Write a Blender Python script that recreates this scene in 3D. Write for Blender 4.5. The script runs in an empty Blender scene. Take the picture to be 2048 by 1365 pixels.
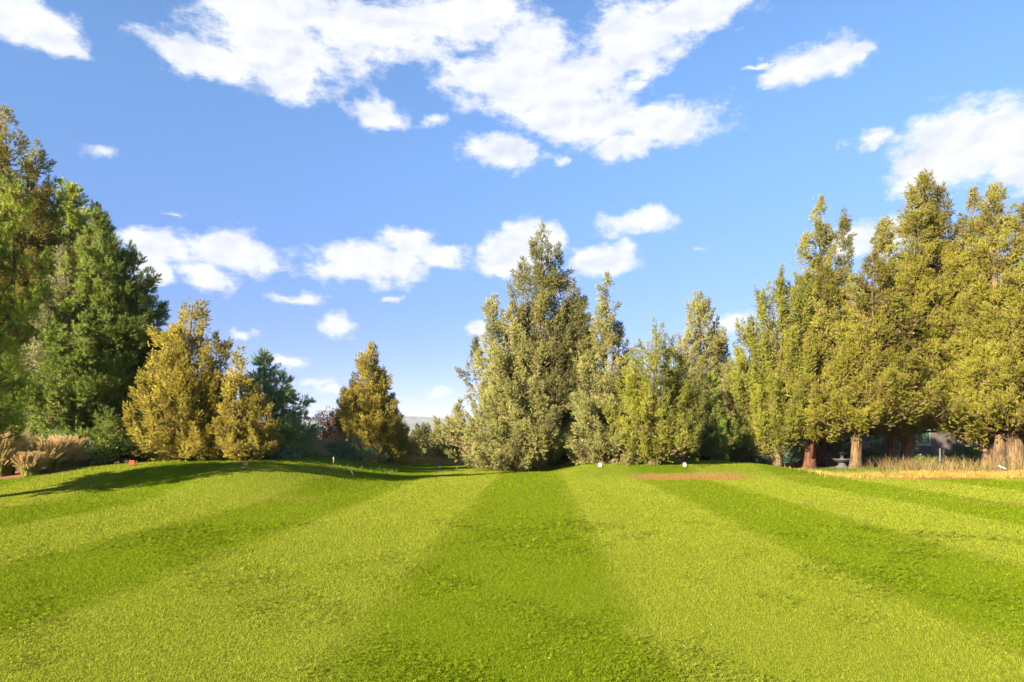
import bpy, math, random
import numpy as np

S = bpy.context.scene
COL = S.collection
RNG = np.random.default_rng(7)
R_ = math.radians

# ------------------------------------------------------------------ camera model (the photograph is 2048 x 1365)
F, HZ, CX, EYE = 1365.0, 868.0, 1024.0, 1.6


def gx(px, d):
    return (px - CX) / F * d


def hz(py, d):
    """height above datum of something seen at picture row py at distance d"""
    return EYE + (HZ - py) / F * d


def sstep(a, b, x):
    t = np.clip((np.asarray(x, float) - a) / (b - a), 0, 1)
    return t * t * (3 - 2 * t)


def wob(x, y, s=1.0, ph=0.0):
    return (np.sin(x * 0.31 * s + ph) * np.cos(y * 0.27 * s - ph * 1.7) + 0.6 * np.sin(x * 0.77 * s + y * 0.53 * s + ph * 2.1)
            + 0.35 * np.sin(x * 1.63 * s - y * 1.21 * s + ph * 0.7)) / 1.6


def gz(x, y):
    x = np.asarray(x, float)
    y = np.asarray(y, float)
    z = 0.015 * wob(x, y, 1.3)
    # left tee mound
    l = sstep(0, 1, (-3.6 - x + 0.05 * (y - 20)) / 4.6) * sstep(15.0, 21.0, y + 0.12 * (x + 8)) * (1 - sstep(27.5, 34.0, y))
    fall = 1 - 0.5 * sstep(-10.5, -17.0, x)
    z = z + 0.70 * l * fall
    # right tee mound
    m = sstep(1.4, 3.6, x) * (1 - sstep(9.6, 13.0, x)) * sstep(23.4, 27.0, y) * (1 - sstep(31.5, 37.0, y))
    z = z + 0.36 * m
    # ground rises a touch under the right-hand trees
    z = z + 0.10 * sstep(13.0, 17.0, x) * sstep(25.0, 29.0, y)
    return z


def gz1(x, y):
    return float(gz(np.array([x]), np.array([y]))[0])


# ------------------------------------------------------------------ object helpers
def tag(o, label=None, cat=None, group=None, kind=None):
    if label: o['label'] = label
    if cat: o['category'] = cat
    if group: o['group'] = group
    if kind: o['kind'] = kind
    return o


def empty(name, loc, label, cat, group=None, rz=0.0):
    o = bpy.data.objects.new(name, None)
    o.empty_display_size = 0.3
    COL.objects.link(o)
    o.location = loc
    o.rotation_euler = (0, 0, rz)
    return tag(o, label, cat, group)


def link_mesh(name, me, parent=None):
    o = bpy.data.objects.new(name, me)
    COL.objects.link(o)
    if parent is not None:
        o.parent = parent
    return o


def np_mesh(name, V, faces, mats, midx=None, smooth=False, attrs=None):
    """V n x 3; faces m x k (all k-gons)"""
    V = np.ascontiguousarray(V, dtype=np.float32)
    Fc = np.ascontiguousarray(faces, dtype=np.int32)
    me = bpy.data.meshes.new(name)
    k = Fc.shape[1]
    me.vertices.add(len(V))
    me.vertices.foreach_set('co', V.ravel())
    me.loops.add(Fc.size)
    me.loops.foreach_set('vertex_index', Fc.ravel())
    me.polygons.add(len(Fc))
    me.polygons.foreach_set('loop_start', np.arange(0, Fc.size, k, dtype=np.int32))
    try:
        me.polygons.foreach_set('loop_total', np.full(len(Fc), k, dtype=np.int32))
    except Exception:
        pass
    for m in mats:
        me.materials.append(m)
    if midx is not None:
        me.polygons.foreach_set('material_index', np.ascontiguousarray(midx, dtype=np.int32))
    if smooth:
        me.polygons.foreach_set('use_smooth', np.ones(len(Fc), dtype=bool))
    if attrs:
        for an, av in attrs.items():
            a = me.attributes.new(an, 'FLOAT_COLOR', 'POINT')
            c = np.ones((len(V), 4), np.float32)
            c[:, :av.shape[1]] = av
            a.data.foreach_set('color', c.ravel())
    me.update(calc_edges=True)
    me.validate()
    return me


class QB:
    """collects quads (and triangles as degenerate-free n-gons) into one mesh"""

    def __init__(s):
        s.v, s.f = [], []

    def box(s, c, size, rz=0.0, tilt=None, bev=0.0):
        sx, sy, sz = [q / 2 for q in size]
        b = min(bev, sx * .45, sy * .45, sz * .45)
        pts = []
        for z, i in ((-sz, b), (-sz + b, 0), (sz - b, 0), (sz, b)):
            for x, y in ((-1, -1), (1, -1), (1, 1), (-1, 1)):
                pts.append((x * (sx - i), y * (sy - i), z))
        if b <= 0:
            pts = pts[4:12]
        s._put(pts, c, rz, tilt)
        n0 = len(s.v) - len(pts)
        L = len(pts) // 4
        s.f.append(tuple(n0 + q for q in (3, 2, 1, 0)))
        for l in range(L - 1):
            for q in range(4):
                s.f.append((n0 + l * 4 + q, n0 + l * 4 + (q + 1) % 4, n0 + (l + 1) * 4 + (q + 1) % 4, n0 + (l + 1) * 4 + q))
        t = n0 + (L - 1) * 4
        s.f.append((t, t + 1, t + 2, t + 3))

    def _put(s, pts, c, rz, tilt):
        from mathutils import Euler
        e = Euler((tilt[0] if tilt else 0, tilt[1] if tilt else 0, rz)).to_matrix()
        for p in pts:
            q = e @ __import__('mathutils').Vector(p)
            s.v.append((q.x + c[0], q.y + c[1], q.z + c[2]))

    def lathe(s, c, prof, n=20):
        n0 = len(s.v)
        for r, z in prof:
            for k in range(n):
                a = 2 * math.pi * k / n
                s.v.append((c[0] + r * math.cos(a), c[1] + r * math.sin(a), c[2] + z))
        for l in range(len(prof) - 1):
            for k in range(n):
                s.f.append((n0 + l * n + k, n0 + l * n + (k + 1) % n, n0 + (l + 1) * n + (k + 1) % n, n0 + (l + 1) * n + k))
        s.f.append(tuple(n0 + k for k in range(n))[::-1])
        t = n0 + (len(prof) - 1) * n
        s.f.append(tuple(t + k for k in range(n)))

    def tube(s, pts, rad, n=8, flute=None):
        P = np.array(pts, float)
        n0 = len(s.v)
        m = len(P)
        T = np.gradient(P, axis=0)
        T /= np.linalg.norm(T, axis=1)[:, None] + 1e-9
        ref = np.array([0.0, 1.0, 0.0]) if abs(T[0][1]) < 0.8 else np.array([1.0, 0, 0])
        for i in range(m):
            u = np.cross(T[i], ref)
            u /= np.linalg.norm(u) + 1e-9
            w = np.cross(T[i], u)
            for k in range(n):
                a = 2 * math.pi * k / n
                rr = rad[i] * (flute(i, a) if flute else 1.0)
                q = P[i] + rr * (math.cos(a) * u + math.sin(a) * w)
                s.v.append(tuple(q))
        for l in range(m - 1):
            for k in range(n):
                s.f.append((n0 + l * n + k, n0 + l * n + (k + 1) % n, n0 + (l + 1) * n + (k + 1) % n, n0 + (l + 1) * n + k))
        s.f.append(tuple(n0 + (m - 1) * n + k for k in range(n)))
        s.f.append(tuple(n0 + k for k in range(n))[::-1])

    def build(s, name, mat, parent=None, smooth=False, loc=None):
        me = bpy.data.meshes.new(name)
        me.from_pydata(s.v, [], s.f)
        me.materials.append(mat)
        if smooth:
            me.polygons.foreach_set('use_smooth', np.ones(len(me.polygons), dtype=bool))
        me.update()
        o = link_mesh(name, me, parent)
        if loc is not None:
            o.location = loc
        return o


# ------------------------------------------------------------------ materials
def new_mat(name):
    m = bpy.data.materials.new(name)
    m.use_nodes = True
    nt = m.node_tree
    nt.nodes.clear()
    out = nt.nodes.new('ShaderNodeOutputMaterial')
    return m, nt, out


def N(nt, t, **kw):
    n = nt.nodes.new(t)
    for k, v in kw.items():
        setattr(n, k, v)
    return n


def setin(n, **kw):
    for k, v in kw.items():
        n.inputs[k.replace('_', ' ')].default_value = v


def mixc(nt, fac, a, b, blend='MIX'):
    n = nt.nodes.new('ShaderNodeMix')
    n.data_type = 'RGBA'
    n.blend_type = blend
    for sock, v in ((0, fac), (6, a), (7, b)):
        if hasattr(v, 'is_output') or hasattr(v, 'links'):
            nt.links.new(v, n.inputs[sock])
        elif sock == 0:
            n.inputs[0].default_value = v
        else:
            n.inputs[sock].default_value = (*v[:3], 1)
    return n.outputs[2]


def math_(nt, op, a, b=None, c=None, clamp=False):
    n = nt.nodes.new('ShaderNodeMath')
    n.operation = op
    n.use_clamp = clamp
    for i, v in enumerate((a, b, c)):
        if v is None: continue
        if hasattr(v, 'links'):
            nt.links.new(v, n.inputs[i])
        else:
            n.inputs[i].default_value = v
    return n.outputs[0]


def ramp(nt, x, a, b, lo=0.0, hi=1.0):
    n = nt.nodes.new('ShaderNodeMapRange')
    n.interpolation_type = 'SMOOTHSTEP'
    nt.links.new(x, n.inputs[0])
    for i, v in zip((1, 2, 3, 4), (a, b, lo, hi)):
        n.inputs[i].default_value = v
    return n.outputs[0]


def noise(nt, vec, scale, detail=2.0, rough=0.5):
    n = nt.nodes.new('ShaderNodeTexNoise')
    n.inputs['Scale'].default_value = scale
    n.inputs['Detail'].default_value = detail
    n.inputs['Roughness'].default_value = rough
    if vec is not None:
        nt.links.new(vec, n.inputs['Vector'])
    return n.outputs['Fac']


def leaf_mat(name, dark, mid, light, trans=0.36, clump=0.8, spread=0.6, soft=0.9):
    """foliage: three greens mixed by a noise through the crown and by leaf; thin leaves let light through"""
    m, nt, out = new_mat(name)
    geo = N(nt, 'ShaderNodeNewGeometry')
    tc = N(nt, 'ShaderNodeTexCoord')
    n1 = noise(nt, tc.outputs['Object'], clump, 2, 0.6)
    r = geo.outputs['Random Per Island']
    f = math_(nt, 'ADD', math_(nt, 'MULTIPLY', math_(nt, 'SUBTRACT', n1, 0.5), 2.2), math_(nt, 'MULTIPLY', math_(nt, 'SUBTRACT', r, 0.5), spread))
    c1 = mixc(nt, ramp(nt, f, -0.55, 0.05), dark, mid)
    c2 = mixc(nt, ramp(nt, f, 0.0, 0.6), c1, light)
    d = N(nt, 'ShaderNodeBsdfDiffuse')
    t = N(nt, 'ShaderNodeBsdfTranslucent')
    so_ = N(nt, 'ShaderNodeSeparateXYZ')
    nt.links.new(tc.outputs['Object'], so_.inputs[0])
    co_ = N(nt, 'ShaderNodeCombineXYZ')
    nt.links.new(so_.outputs[0], co_.inputs[0]); nt.links.new(so_.outputs[1], co_.inputs[1])
    co_.inputs[2].default_value = 0.8
    nz = N(nt, 'ShaderNodeVectorMath', operation='NORMALIZE'); nt.links.new(co_.outputs[0], nz.inputs[0])
    ns = N(nt, 'ShaderNodeVectorMath', operation='SCALE'); nt.links.new(nz.outputs[0], ns.inputs[0]); ns.inputs['Scale'].default_value = soft
    na = N(nt, 'ShaderNodeVectorMath', operation='ADD'); nt.links.new(ns.outputs[0], na.inputs[0]); nt.links.new(geo.outputs['Normal'], na.inputs[1])
    nn = N(nt, 'ShaderNodeVectorMath', operation='NORMALIZE'); nt.links.new(na.outputs[0], nn.inputs[0])
    nt.links.new(nn.outputs[0], d.inputs['Normal'])
    nt.links.new(c2, d.inputs['Color'])
    nt.links.new(c2, t.inputs['Color'])
    g = N(nt, 'ShaderNodeBsdfGlossy')
    g.inputs['Color'].default_value = (1, 1, 1, 1)
    g.inputs['Roughness'].default_value = 0.45
    mx = N(nt, 'ShaderNodeMixShader')
    mx.inputs[0].default_value = trans
    nt.links.new(d.outputs[0], mx.inputs[1])
    nt.links.new(t.outputs[0], mx.inputs[2])
    m2 = N(nt, 'ShaderNodeMixShader')
    m2.inputs[0].default_value = 0.014
    nt.links.new(mx.outputs[0], m2.inputs[1])
    nt.links.new(g.outputs[0], m2.inputs[2])
    nt.links.new(m2.outputs[0], out.inputs['Surface'])
    return m


def bark_mat(name, a, b, scale=5.0):
    m, nt, out = new_mat(name)
    tc = N(nt, 'ShaderNodeTexCoord')
    mp = N(nt, 'ShaderNodeMapping')
    mp.inputs['Scale'].default_value = (9, 9, 1.1)
    nt.links.new(tc.outputs['Object'], mp.inputs['Vector'])
    n1 = noise(nt, mp.outputs[0], scale * 0.5, 5, 0.65)
    n2 = noise(nt, tc.outputs['Object'], 1.7, 2, 0.5)
    c = mixc(nt, ramp(nt, n1, 0.35, 0.65), a, b)
    c = mixc(nt, ramp(nt, n2, 0.4, 0.75), c, [q * 0.75 for q in a])
    p = N(nt, 'ShaderNodeBsdfPrincipled')
    setin(p, Roughness=0.95)
    nt.links.new(c, p.inputs['Base Color'])
    bp = N(nt, 'ShaderNodeBump')
    setin(bp, Strength=1.0, Distance=0.05)
    nt.links.new(n1, bp.inputs['Height'])
    nt.links.new(bp.outputs[0], p.inputs['Normal'])
    nt.links.new(p.outputs[0], out.inputs['Surface'])
    return m


def plain_mat(name, col, rough=0.6, metal=0.0, var=0.25, scale=6.0, bump=0.0):
    m, nt, out = new_mat(name)
    tc = N(nt, 'ShaderNodeTexCoord')
    n1 = noise(nt, tc.outputs['Object'], scale, 4, 0.6)
    c = mixc(nt, ramp(nt, n1, 0.3, 0.7), [q * (1 - var) for q in col], [min(1, q * (1 + var * 0.6)) for q in col])
    p = N(nt, 'ShaderNodeBsdfPrincipled')
    setin(p, Roughness=rough, Metallic=metal)
    nt.links.new(c, p.inputs['Base Color'])
    if bump:
        bp = N(nt, 'ShaderNodeBump')
        setin(bp, Strength=bump, Distance=0.02)
        nt.links.new(n1, bp.inputs['Height'])
        nt.links.new(bp.outputs[0], p.inputs['Normal'])
    nt.links.new(p.outputs[0], out.inputs['Surface'])
    return m


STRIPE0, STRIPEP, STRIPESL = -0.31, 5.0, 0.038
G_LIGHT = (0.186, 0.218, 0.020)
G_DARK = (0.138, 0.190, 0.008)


def turf_mat(name, blades):
    """mown turf: stripes left by the mower, clover-green and pale patches, dry and bare ground where the 'cover' attribute says"""
    m, nt, out = new_mat(name)
    geo = N(nt, 'ShaderNodeNewGeometry')
    pos = geo.outputs['Position']
    sep = N(nt, 'ShaderNodeSeparateXYZ')
    nt.links.new(pos, sep.inputs[0])
    wobn = noise(nt, pos, 1.6, 3, 0.6)
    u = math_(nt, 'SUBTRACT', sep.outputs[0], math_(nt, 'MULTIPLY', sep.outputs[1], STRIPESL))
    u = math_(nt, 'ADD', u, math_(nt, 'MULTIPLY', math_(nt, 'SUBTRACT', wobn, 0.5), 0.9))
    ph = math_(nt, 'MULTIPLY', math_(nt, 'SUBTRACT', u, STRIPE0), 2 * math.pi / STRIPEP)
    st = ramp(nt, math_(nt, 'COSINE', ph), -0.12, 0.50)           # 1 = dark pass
    att = N(nt, 'ShaderNodeAttribute', attribute_name='cover')
    sa = N(nt, 'ShaderNodeSeparateColor')
    nt.links.new(att.outputs['Color'], sa.inputs[0])
    dry, rough_, dirt = sa.outputs[0], sa.outputs[1], sa.outputs[2]
    # patchiness
    big = noise(nt, pos, 0.35, 4, 0.6)
    med = noise(nt, pos, 2.3, 4, 0.65)
    fine = noise(nt, pos, 22.0, 3, 0.7)
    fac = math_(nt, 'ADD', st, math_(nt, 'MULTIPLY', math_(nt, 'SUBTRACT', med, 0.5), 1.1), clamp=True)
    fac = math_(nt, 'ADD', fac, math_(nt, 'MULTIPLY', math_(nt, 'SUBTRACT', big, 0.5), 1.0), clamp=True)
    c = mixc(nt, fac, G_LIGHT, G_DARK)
    # straw-coloured worn spots
    worn = ramp(nt, med, 0.60, 0.82, 0.0, 0.45)
    c = mixc(nt, worn, c, (0.25, 0.235, 0.05))
    c = mixc(nt, rough_, c, mixc(nt, fac, (0.115, 0.155, 0.012), (0.075, 0.12, 0.008)))
    c = mixc(nt, dry, c, mixc(nt, ramp(nt, fine, 0.3, 0.7), (0.20, 0.115, 0.03), (0.33, 0.215, 0.065)))
    c = mixc(nt, dirt, c, mixc(nt, ramp(nt, fine, 0.3, 0.7), (0.09, 0.06, 0.035), (0.25, 0.17, 0.09)))
    if blades:
        r = geo.outputs['Random Per Island']
        c = mixc(nt, 1.0, c, mixc(nt, r, (0.68, 0.72, 0.6), (1.3, 1.25, 1.3)), 'MULTIPLY')
        d = N(nt, 'ShaderNodeBsdfDiffuse')
        t = N(nt, 'ShaderNodeBsdfTranslucent')
        nt.links.new(c, d.inputs['Color'])
        nt.links.new(c, t.inputs['Color'])
        mx = N(nt, 'ShaderNodeMixShader')
        mx.inputs[0].default_value = 0.3
        nt.links.new(d.outputs[0], mx.inputs[1])
        nt.links.new(t.outputs[0], mx.inputs[2])
        nt.links.new(mx.outputs[0], out.inputs['Surface'])
    else:
        gr = mixc(nt, ramp(nt, fine, 0.25, 0.75), (0.55, 0.57, 0.5), (1.0, 1.0, 1.0))
        c = mixc(nt, 1.0, c, gr, 'MULTIPLY')
        p = N(nt, 'ShaderNodeBsdfDiffuse')
        nt.links.new(c, p.inputs['Color'])
        bp = N(nt, 'ShaderNodeBump')
        setin(bp, Strength=0.7, Distance=0.03)
        nt.links.new(noise(nt, pos, 38.0, 3, 0.7), bp.inputs['Height'])
        nt.links.new(bp.outputs[0], p.inputs['Normal'])
        nt.links.new(p.outputs[0], out.inputs['Surface'])
    return m


M = {}
M['turf'] = turf_mat('turf', False)
M['blades'] = turf_mat('turf_blades', True)
M['juniper'] = leaf_mat('juniper_foliage', (0.117, 0.123, 0.0255), (0.241, 0.239, 0.0464), (0.372, 0.348, 0.0638))
M['juniper_grey'] = leaf_mat('juniper_grey_foliage', (0.120, 0.126, 0.0424), (0.253, 0.252, 0.0752), (0.369, 0.354, 0.1091))
M['far'] = leaf_mat('far_woodland_foliage', (0.13, 0.13, 0.035), (0.275, 0.26, 0.062), (0.4, 0.365, 0.09), soft=0.0)
M['golden'] = leaf_mat('golden_juniper_foliage', (0.15, 0.128, 0.02), (0.32, 0.268, 0.036), (0.47, 0.385, 0.062))
M['cedar'] = leaf_mat('cedar_foliage', (0.112, 0.103, 0.0151), (0.207, 0.197, 0.0235), (0.304, 0.291, 0.0378))
M['fresh'] = leaf_mat('fresh_green_foliage', (0.106, 0.115, 0.0153), (0.201, 0.212, 0.0255), (0.299, 0.296, 0.0381))
M['pine'] = leaf_mat('pine_needles', (0.089, 0.131, 0.0210), (0.158, 0.215, 0.0336), (0.263, 0.304, 0.0473))
M['pine_bright'] = leaf_mat('bright_pine_needles', (0.135, 0.195, 0.0225), (0.285, 0.352, 0.0375), (0.570, 0.570, 0.0750))
M['spruce'] = leaf_mat('dark_conifer_needles', (0.092, 0.156, 0.0644), (0.175, 0.267, 0.0920), (0.350, 0.396, 0.1104))
M['blue_spruce'] = leaf_mat('blue_spruce_needles', (0.187, 0.202, 0.1152), (0.346, 0.360, 0.2074), (0.518, 0.461, 0.2304))
M['blue_juniper'] = leaf_mat('blue_juniper_foliage', (0.14, 0.145, 0.07), (0.25, 0.25, 0.12), (0.36, 0.345, 0.16))
M['bluegreen'] = leaf_mat('bluegreen_shrub_foliage', (0.062, 0.135, 0.0619), (0.124, 0.226, 0.1031), (0.226, 0.330, 0.1340))
M['plum'] = leaf_mat('plum_leaves', (0.203, 0.085, 0.0845), (0.372, 0.144, 0.1352), (0.575, 0.254, 0.2028), 0.35)
M['olive'] = leaf_mat('olive_shrub_foliage', (0.154, 0.140, 0.0504), (0.280, 0.266, 0.0840), (0.420, 0.378, 0.1232))
M['shrub'] = leaf_mat('shrub_leaves', (0.040, 0.080, 0.0160), (0.080, 0.160, 0.0288), (0.208, 0.304, 0.0480))
M['twig'] = plain_mat('dead_twigs', (0.20, 0.115, 0.06), 0.95, var=0.4, scale=3)
M['bark'] = bark_mat('juniper_bark', (0.08, 0.042, 0.022), (0.22, 0.135, 0.07))
M['bark_grey'] = bark_mat('grey_bark', (0.055, 0.032, 0.014), (0.20, 0.125, 0.055))
M['bark_red'] = bark_mat('red_bark', (0.045, 0.015, 0.008), (0.16, 0.06, 0.025))
M['straw'] = leaf_mat('straw_grass', (0.224, 0.148, 0.0280), (0.344, 0.240, 0.0520), (0.448, 0.344, 0.0920), 0.3, soft=0.0)
M['tallgreen'] = leaf_mat('long_green_grass', (0.050, 0.086, 0.0072), (0.094, 0.144, 0.0108), (0.173, 0.216, 0.0216), 0.3, soft=0.0)
M['weed'] = leaf_mat('weed_stems', (0.111, 0.079, 0.0277), (0.213, 0.158, 0.0554), (0.332, 0.262, 0.1030), 0.3, soft=0.0)
M['fountain_green'] = leaf_mat('ornamental_grass_blades', (0.117, 0.143, 0.0260), (0.221, 0.234, 0.0455), (0.364, 0.338, 0.0715), 0.3)
M['plume'] = leaf_mat('ornamental_grass_plumes', (0.385, 0.267, 0.1176), (0.578, 0.417, 0.1925), (0.727, 0.578, 0.2994), 0.3)
M['reedblue'] = leaf_mat('arching_grass_blades', (0.049, 0.098, 0.0420), (0.098, 0.168, 0.0840), (0.168, 0.252, 0.1260), 0.3)
M['red'] = plain_mat('red_paint', (0.62, 0.06, 0.03), 0.5, var=0.2)
M['redfade'] = plain_mat('faded_red_paint', (0.62, 0.16, 0.06), 0.6, var=0.25)
M['white'] = plain_mat('white_paint', (0.80, 0.78, 0.76), 0.5, var=0.1)
M['blue'] = plain_mat('blue_paint', (0.03, 0.09, 0.45), 0.5, var=0.15)
M['skyblue'] = plain_mat('pale_blue_paint', (0.35, 0.60, 0.85), 0.5, var=0.12)
M['black'] = plain_mat('black_paint', (0.02, 0.02, 0.018), 0.5, var=0.2)
M['yellow'] = plain_mat('yellow_paint', (0.80, 0.62, 0.02), 0.5, var=0.15)
M['wood'] = bark_mat('weathered_stake', (0.30, 0.21, 0.13), (0.55, 0.43, 0.28))
M['concrete'] = plain_mat('fountain_stone', (0.07, 0.07, 0.072), 0.85, var=0.35, scale=9, bump=0.6)
M['galv'] = plain_mat('galvanised_steel', (0.10, 0.10, 0.095), 0.6, 0.2, var=0.2)
M['siding'] = plain_mat('house_siding', (0.075, 0.06, 0.048), 0.8, var=0.2, scale=2)
M['trimw'] = plain_mat('window_trim', (0.22, 0.22, 0.21), 0.5, var=0.1)
M['shingle'] = plain_mat('roof_shingles', (0.09, 0.08, 0.075), 0.9, var=0.3, scale=12, bump=0.5)
M['stonewall'] = plain_mat('garden_wall_render', (0.42, 0.33, 0.24), 0.9, var=0.35, scale=4, bump=0.6)
M['slats'] = plain_mat('green_fence_slats', (0.06, 0.11, 0.075), 0.6, var=0.3, scale=5)
M['pot'] = plain_mat('orange_red_pot', (0.55, 0.09, 0.04), 0.6, var=0.2)
M['clover'] = plain_mat('clover_blossom', (0.40, 0.39, 0.27), 0.7, var=0.15)
M['mulch'] = plain_mat('red_bark_mulch', (0.20, 0.06, 0.035), 0.95, var=0.5, scale=25, bump=0.8)
M['hill'] = plain_mat('wooded_hillside', (0.10, 0.105, 0.06), 0.95, var=0.35, scale=0.02)


def glass_mat():
    m, nt, out = new_mat('window_glass')
    p = N(nt, 'ShaderNodeBsdfPrincipled')
    setin(p, Roughness=0.06)
    tc = N(nt, 'ShaderNodeTexCoord')
    c = mixc(nt, ramp(nt, noise(nt, tc.outputs['Object'], 2.0), 0.3, 0.7), (0.015, 0.05, 0.03), (0.03, 0.10, 0.06))
    nt.links.new(c, p.inputs['Base Color'])
    nt.links.new(p.outputs[0], out.inputs['Surface'])
    return m


M['glass'] = glass_mat()


# ------------------------------------------------------------------ ground
def covers(x, y):
    """dry, rough, dirt weights at a point of the ground"""
    x = np.asarray(x, float)
    y = np.asarray(y, float)
    w = wob(x, y, 2.2, 0.8)
    w2 = wob(x, y, 5.0, 2.3)
    # scorched face of the right mound
    c0 = (x - 7.0) / 3.15
    lo, hi = 23.55, 25.55 - 0.9 * np.clip(c0, -1.2, 2) ** 2
    dry = sstep(-0.15, 0.2, (y - lo) / 1.0 + 0.25 * w2) * sstep(0.0, 0.35, (hi - y) / 1.5 + 0.2 * w) * sstep(3.7, 4.6, x + 0.3 * w) * (1 - sstep(7.6, 9.0, x))
    # sandy dry strip running on to the right
    ctr = 24.3 + 0.02 * (x - 10) + 0.9 * sstep(14, 18, x)
    wid = 0.10 + 0.80 * sstep(11.5, 17.5, x)
    strip = sstep(9.0, 10.5, x) * (1 - sstep(0.5, 1.25, np.abs(y - ctr - 0.15 * w) / wid))
    dry = np.maximum(dry, strip)
    # scuffed spots along one row of the fairway
    for (a, b, yc, hw, k) in ((-7.6, -3.8, 16.6, 0.42, 0.34), (6.2, 9.2, 16.1, 0.38, 0.42), (9.8, 13.5, 15.9, 0.42, 0.42), (-12.5, -9.0, 17.4, 0.3, 0.2)):
        dry = np.maximum(dry, k * sstep(a, a + 0.8, x) * (1 - sstep(b - 0.8, b, x)) * sstep(1.1, 0.2, np.abs(y - yc - 0.25 * w) / hw + 0.8 * np.abs(w2)))
    # rough: tee banks, ground beyond
    rough = sstep(30, 36, y) * 0.6
    rough = np.maximum(rough, 0.45 * sstep(1.4, 3.0, x) * (1 - sstep(11, 13, x)) * sstep(24.0, 25.4, y))
    rough = np.maximum(rough, 0.25 * sstep(-3.5, -7, x) * sstep(17, 20, y))
    # bare soil and litter below the trees
    dirt = sstep(26.9, 28.3, y - 0.10 * (x - 14) * 0 + 0.3 * w) * sstep(12.5, 14.0, x + 0.4 * w)
    dirt = np.maximum(dirt, sstep(31.5, 33.5, y) * sstep(2.6, 4.0, x))
    lm = -8.9 - 0.22 * (y - 12)
    dirt = np.maximum(dirt, sstep(0.0, 1.2, (y - 22.6 + 0.75 * (x + 17.5) * (x < -13)) + 0.4 * w) * sstep(-12.8, -14.0, x))
    dirt = np.maximum(dirt, sstep(26.0, 27.4, y + 0.3 * w) * sstep(-5.2, -6.6, x))
    far = sstep(40, 60, y)
    dirt = dirt * (1 - 0.6 * far)
    dry = np.maximum(dry, 0.55 * far)
    return np.stack([np.clip(dry, 0, 1), np.clip(rough, 0, 1), np.clip(dirt, 0, 1)], axis=1)


ys = np.concatenate([np.linspace(-300, -20, 15), np.linspace(-16, 0, 9), np.arange(1, 14, 0.5), np.arange(14, 45, 0.2), np.linspace(46, 120, 30), np.geomspace(130, 3900, 26)])
xs_h = np.concatenate([np.arange(0.25, 22, 0.3), np.linspace(22.5, 60, 32), np.geomspace(66, 3900, 24)])
xs = np.concatenate([-xs_h[::-1], [0.0], xs_h])
XX, YY = np.meshgrid(xs, ys)
ZZ = gz(XX.ravel(), YY.ravel())
V = np.stack([XX.ravel(), YY.ravel(), ZZ], 1)
nx, ny = len(xs), len(ys)
I = np.arange(nx * ny).reshape(ny, nx)
quads = np.stack([I[:-1, :-1], I[:-1, 1:], I[1:, 1:], I[1:, :-1]], -1).reshape(-1, 4)
ground = link_mesh('ground', np_mesh('ground', V, quads, [M['turf']], smooth=True, attrs={'cover': covers(V[:, 0], V[:, 1])}))
tag(ground, kind='structure')

# hill on the skyline
hx = np.linspace(-3000, 3000, 121)
hyv = np.linspace(0, 1, 9)
prof = np.sin(np.clip(hyv, 0, 1) * math.pi / 2)
ridge = 78 + 7 * np.sin(hx / 430.0 + 1.2) + 4 * np.sin(hx / 150.0) + 16 * sstep(-300, -1700, hx) - 10 * sstep(200, 1800, hx) + 1.2 * np.sin(hx / 37.0)
HV, HI = [], np.arange(121 * 9).reshape(9, 121)
for j, t in enumerate(hyv):
    z = -0.5 + ridge * prof[j] * (1 + 0.06 * np.sin(hx / 90.0 + j))
    HV.append(np.stack([hx, np.full_like(hx, 2550 + 700 * t) + 40 * np.sin(hx / 200 + j), z], 1))
hq = np.stack([HI[:-1, :-1], HI[:-1, 1:], HI[1:, 1:], HI[1:, :-1]], -1).reshape(-1, 4)
hill = link_mesh('hill', np_mesh('hill', np.concatenate(HV), hq, [M['hill']], smooth=True))
tag(hill, kind='structure')


# ------------------------------------------------------------------ mown grass blades, clover
def dens_fan(n, r0, r1, half, rng, pw=0.0):
    u = rng.random(n)
    r = r0 * (r1 / r0) ** u
    a = (rng.random(n) * 2 - 1) * half
    return r * np.sin(a), r * np.cos(a), r


def blades_mesh(name, n, r0, r1, rng):
    x, y, r = dens_fan(n, r0, r1, R_(56), rng)
    ok = (y > r0 * 0.5)
    x, y, r = x[ok], y[ok], r[ok]
    cv = covers(x, y)
    ok = (rng.random(len(x)) > np.maximum(cv[:, 2], cv[:, 0] * 0.5))
    x, y, r, cv = x[ok], y[ok], r[ok], cv[ok]
    n = len(x)
    z = gz(x, y)
    sc = np.clip(r / 7.0, 0.8, 3.2)
    patch = 0.75 + 0.5 * (0.5 + 0.5 * wob(x, y, 6.0, 1.1))
    h = (0.008 + 0.012 * rng.random(n)) * np.sqrt(sc) * patch * 1.1
    w = (0.0019 + 0.0022 * rng.random(n)) * sc
    u = x - STRIPESL * y
    dark = np.cos(2 * math.pi * (u - STRIPE0) / STRIPEP)
    lean_y = np.where(dark > 0, -0.35, 0.40)       # the mower combs the passes towards and away from the camera
    az = rng.random(n) * 2 * math.pi
    dx, dy = np.cos(az), np.sin(az)
    la = rng.random(n) * 2 * math.pi
    lm = 0.2 + rng.random(n) * 1.0
    tx = x + h * lm * np.cos(la)
    ty = y + h * (lm * np.sin(la) + lean_y)
    V = np.empty((n, 3, 3), np.float32)
    V[:, 0] = np.stack([x - dx * w, y - dy * w, z - 0.003], 1)
    V[:, 1] = np.stack([x + dx * w, y + dy * w, z - 0.003], 1)
    V[:, 2] = np.stack([tx, ty, z + h], 1)
    me = np_mesh(name, V.reshape(-1, 3), np.arange(n * 3).reshape(n, 3), [M['blades']], attrs={'cover': np.repeat(cv, 3, axis=0)})
    return me


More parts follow.
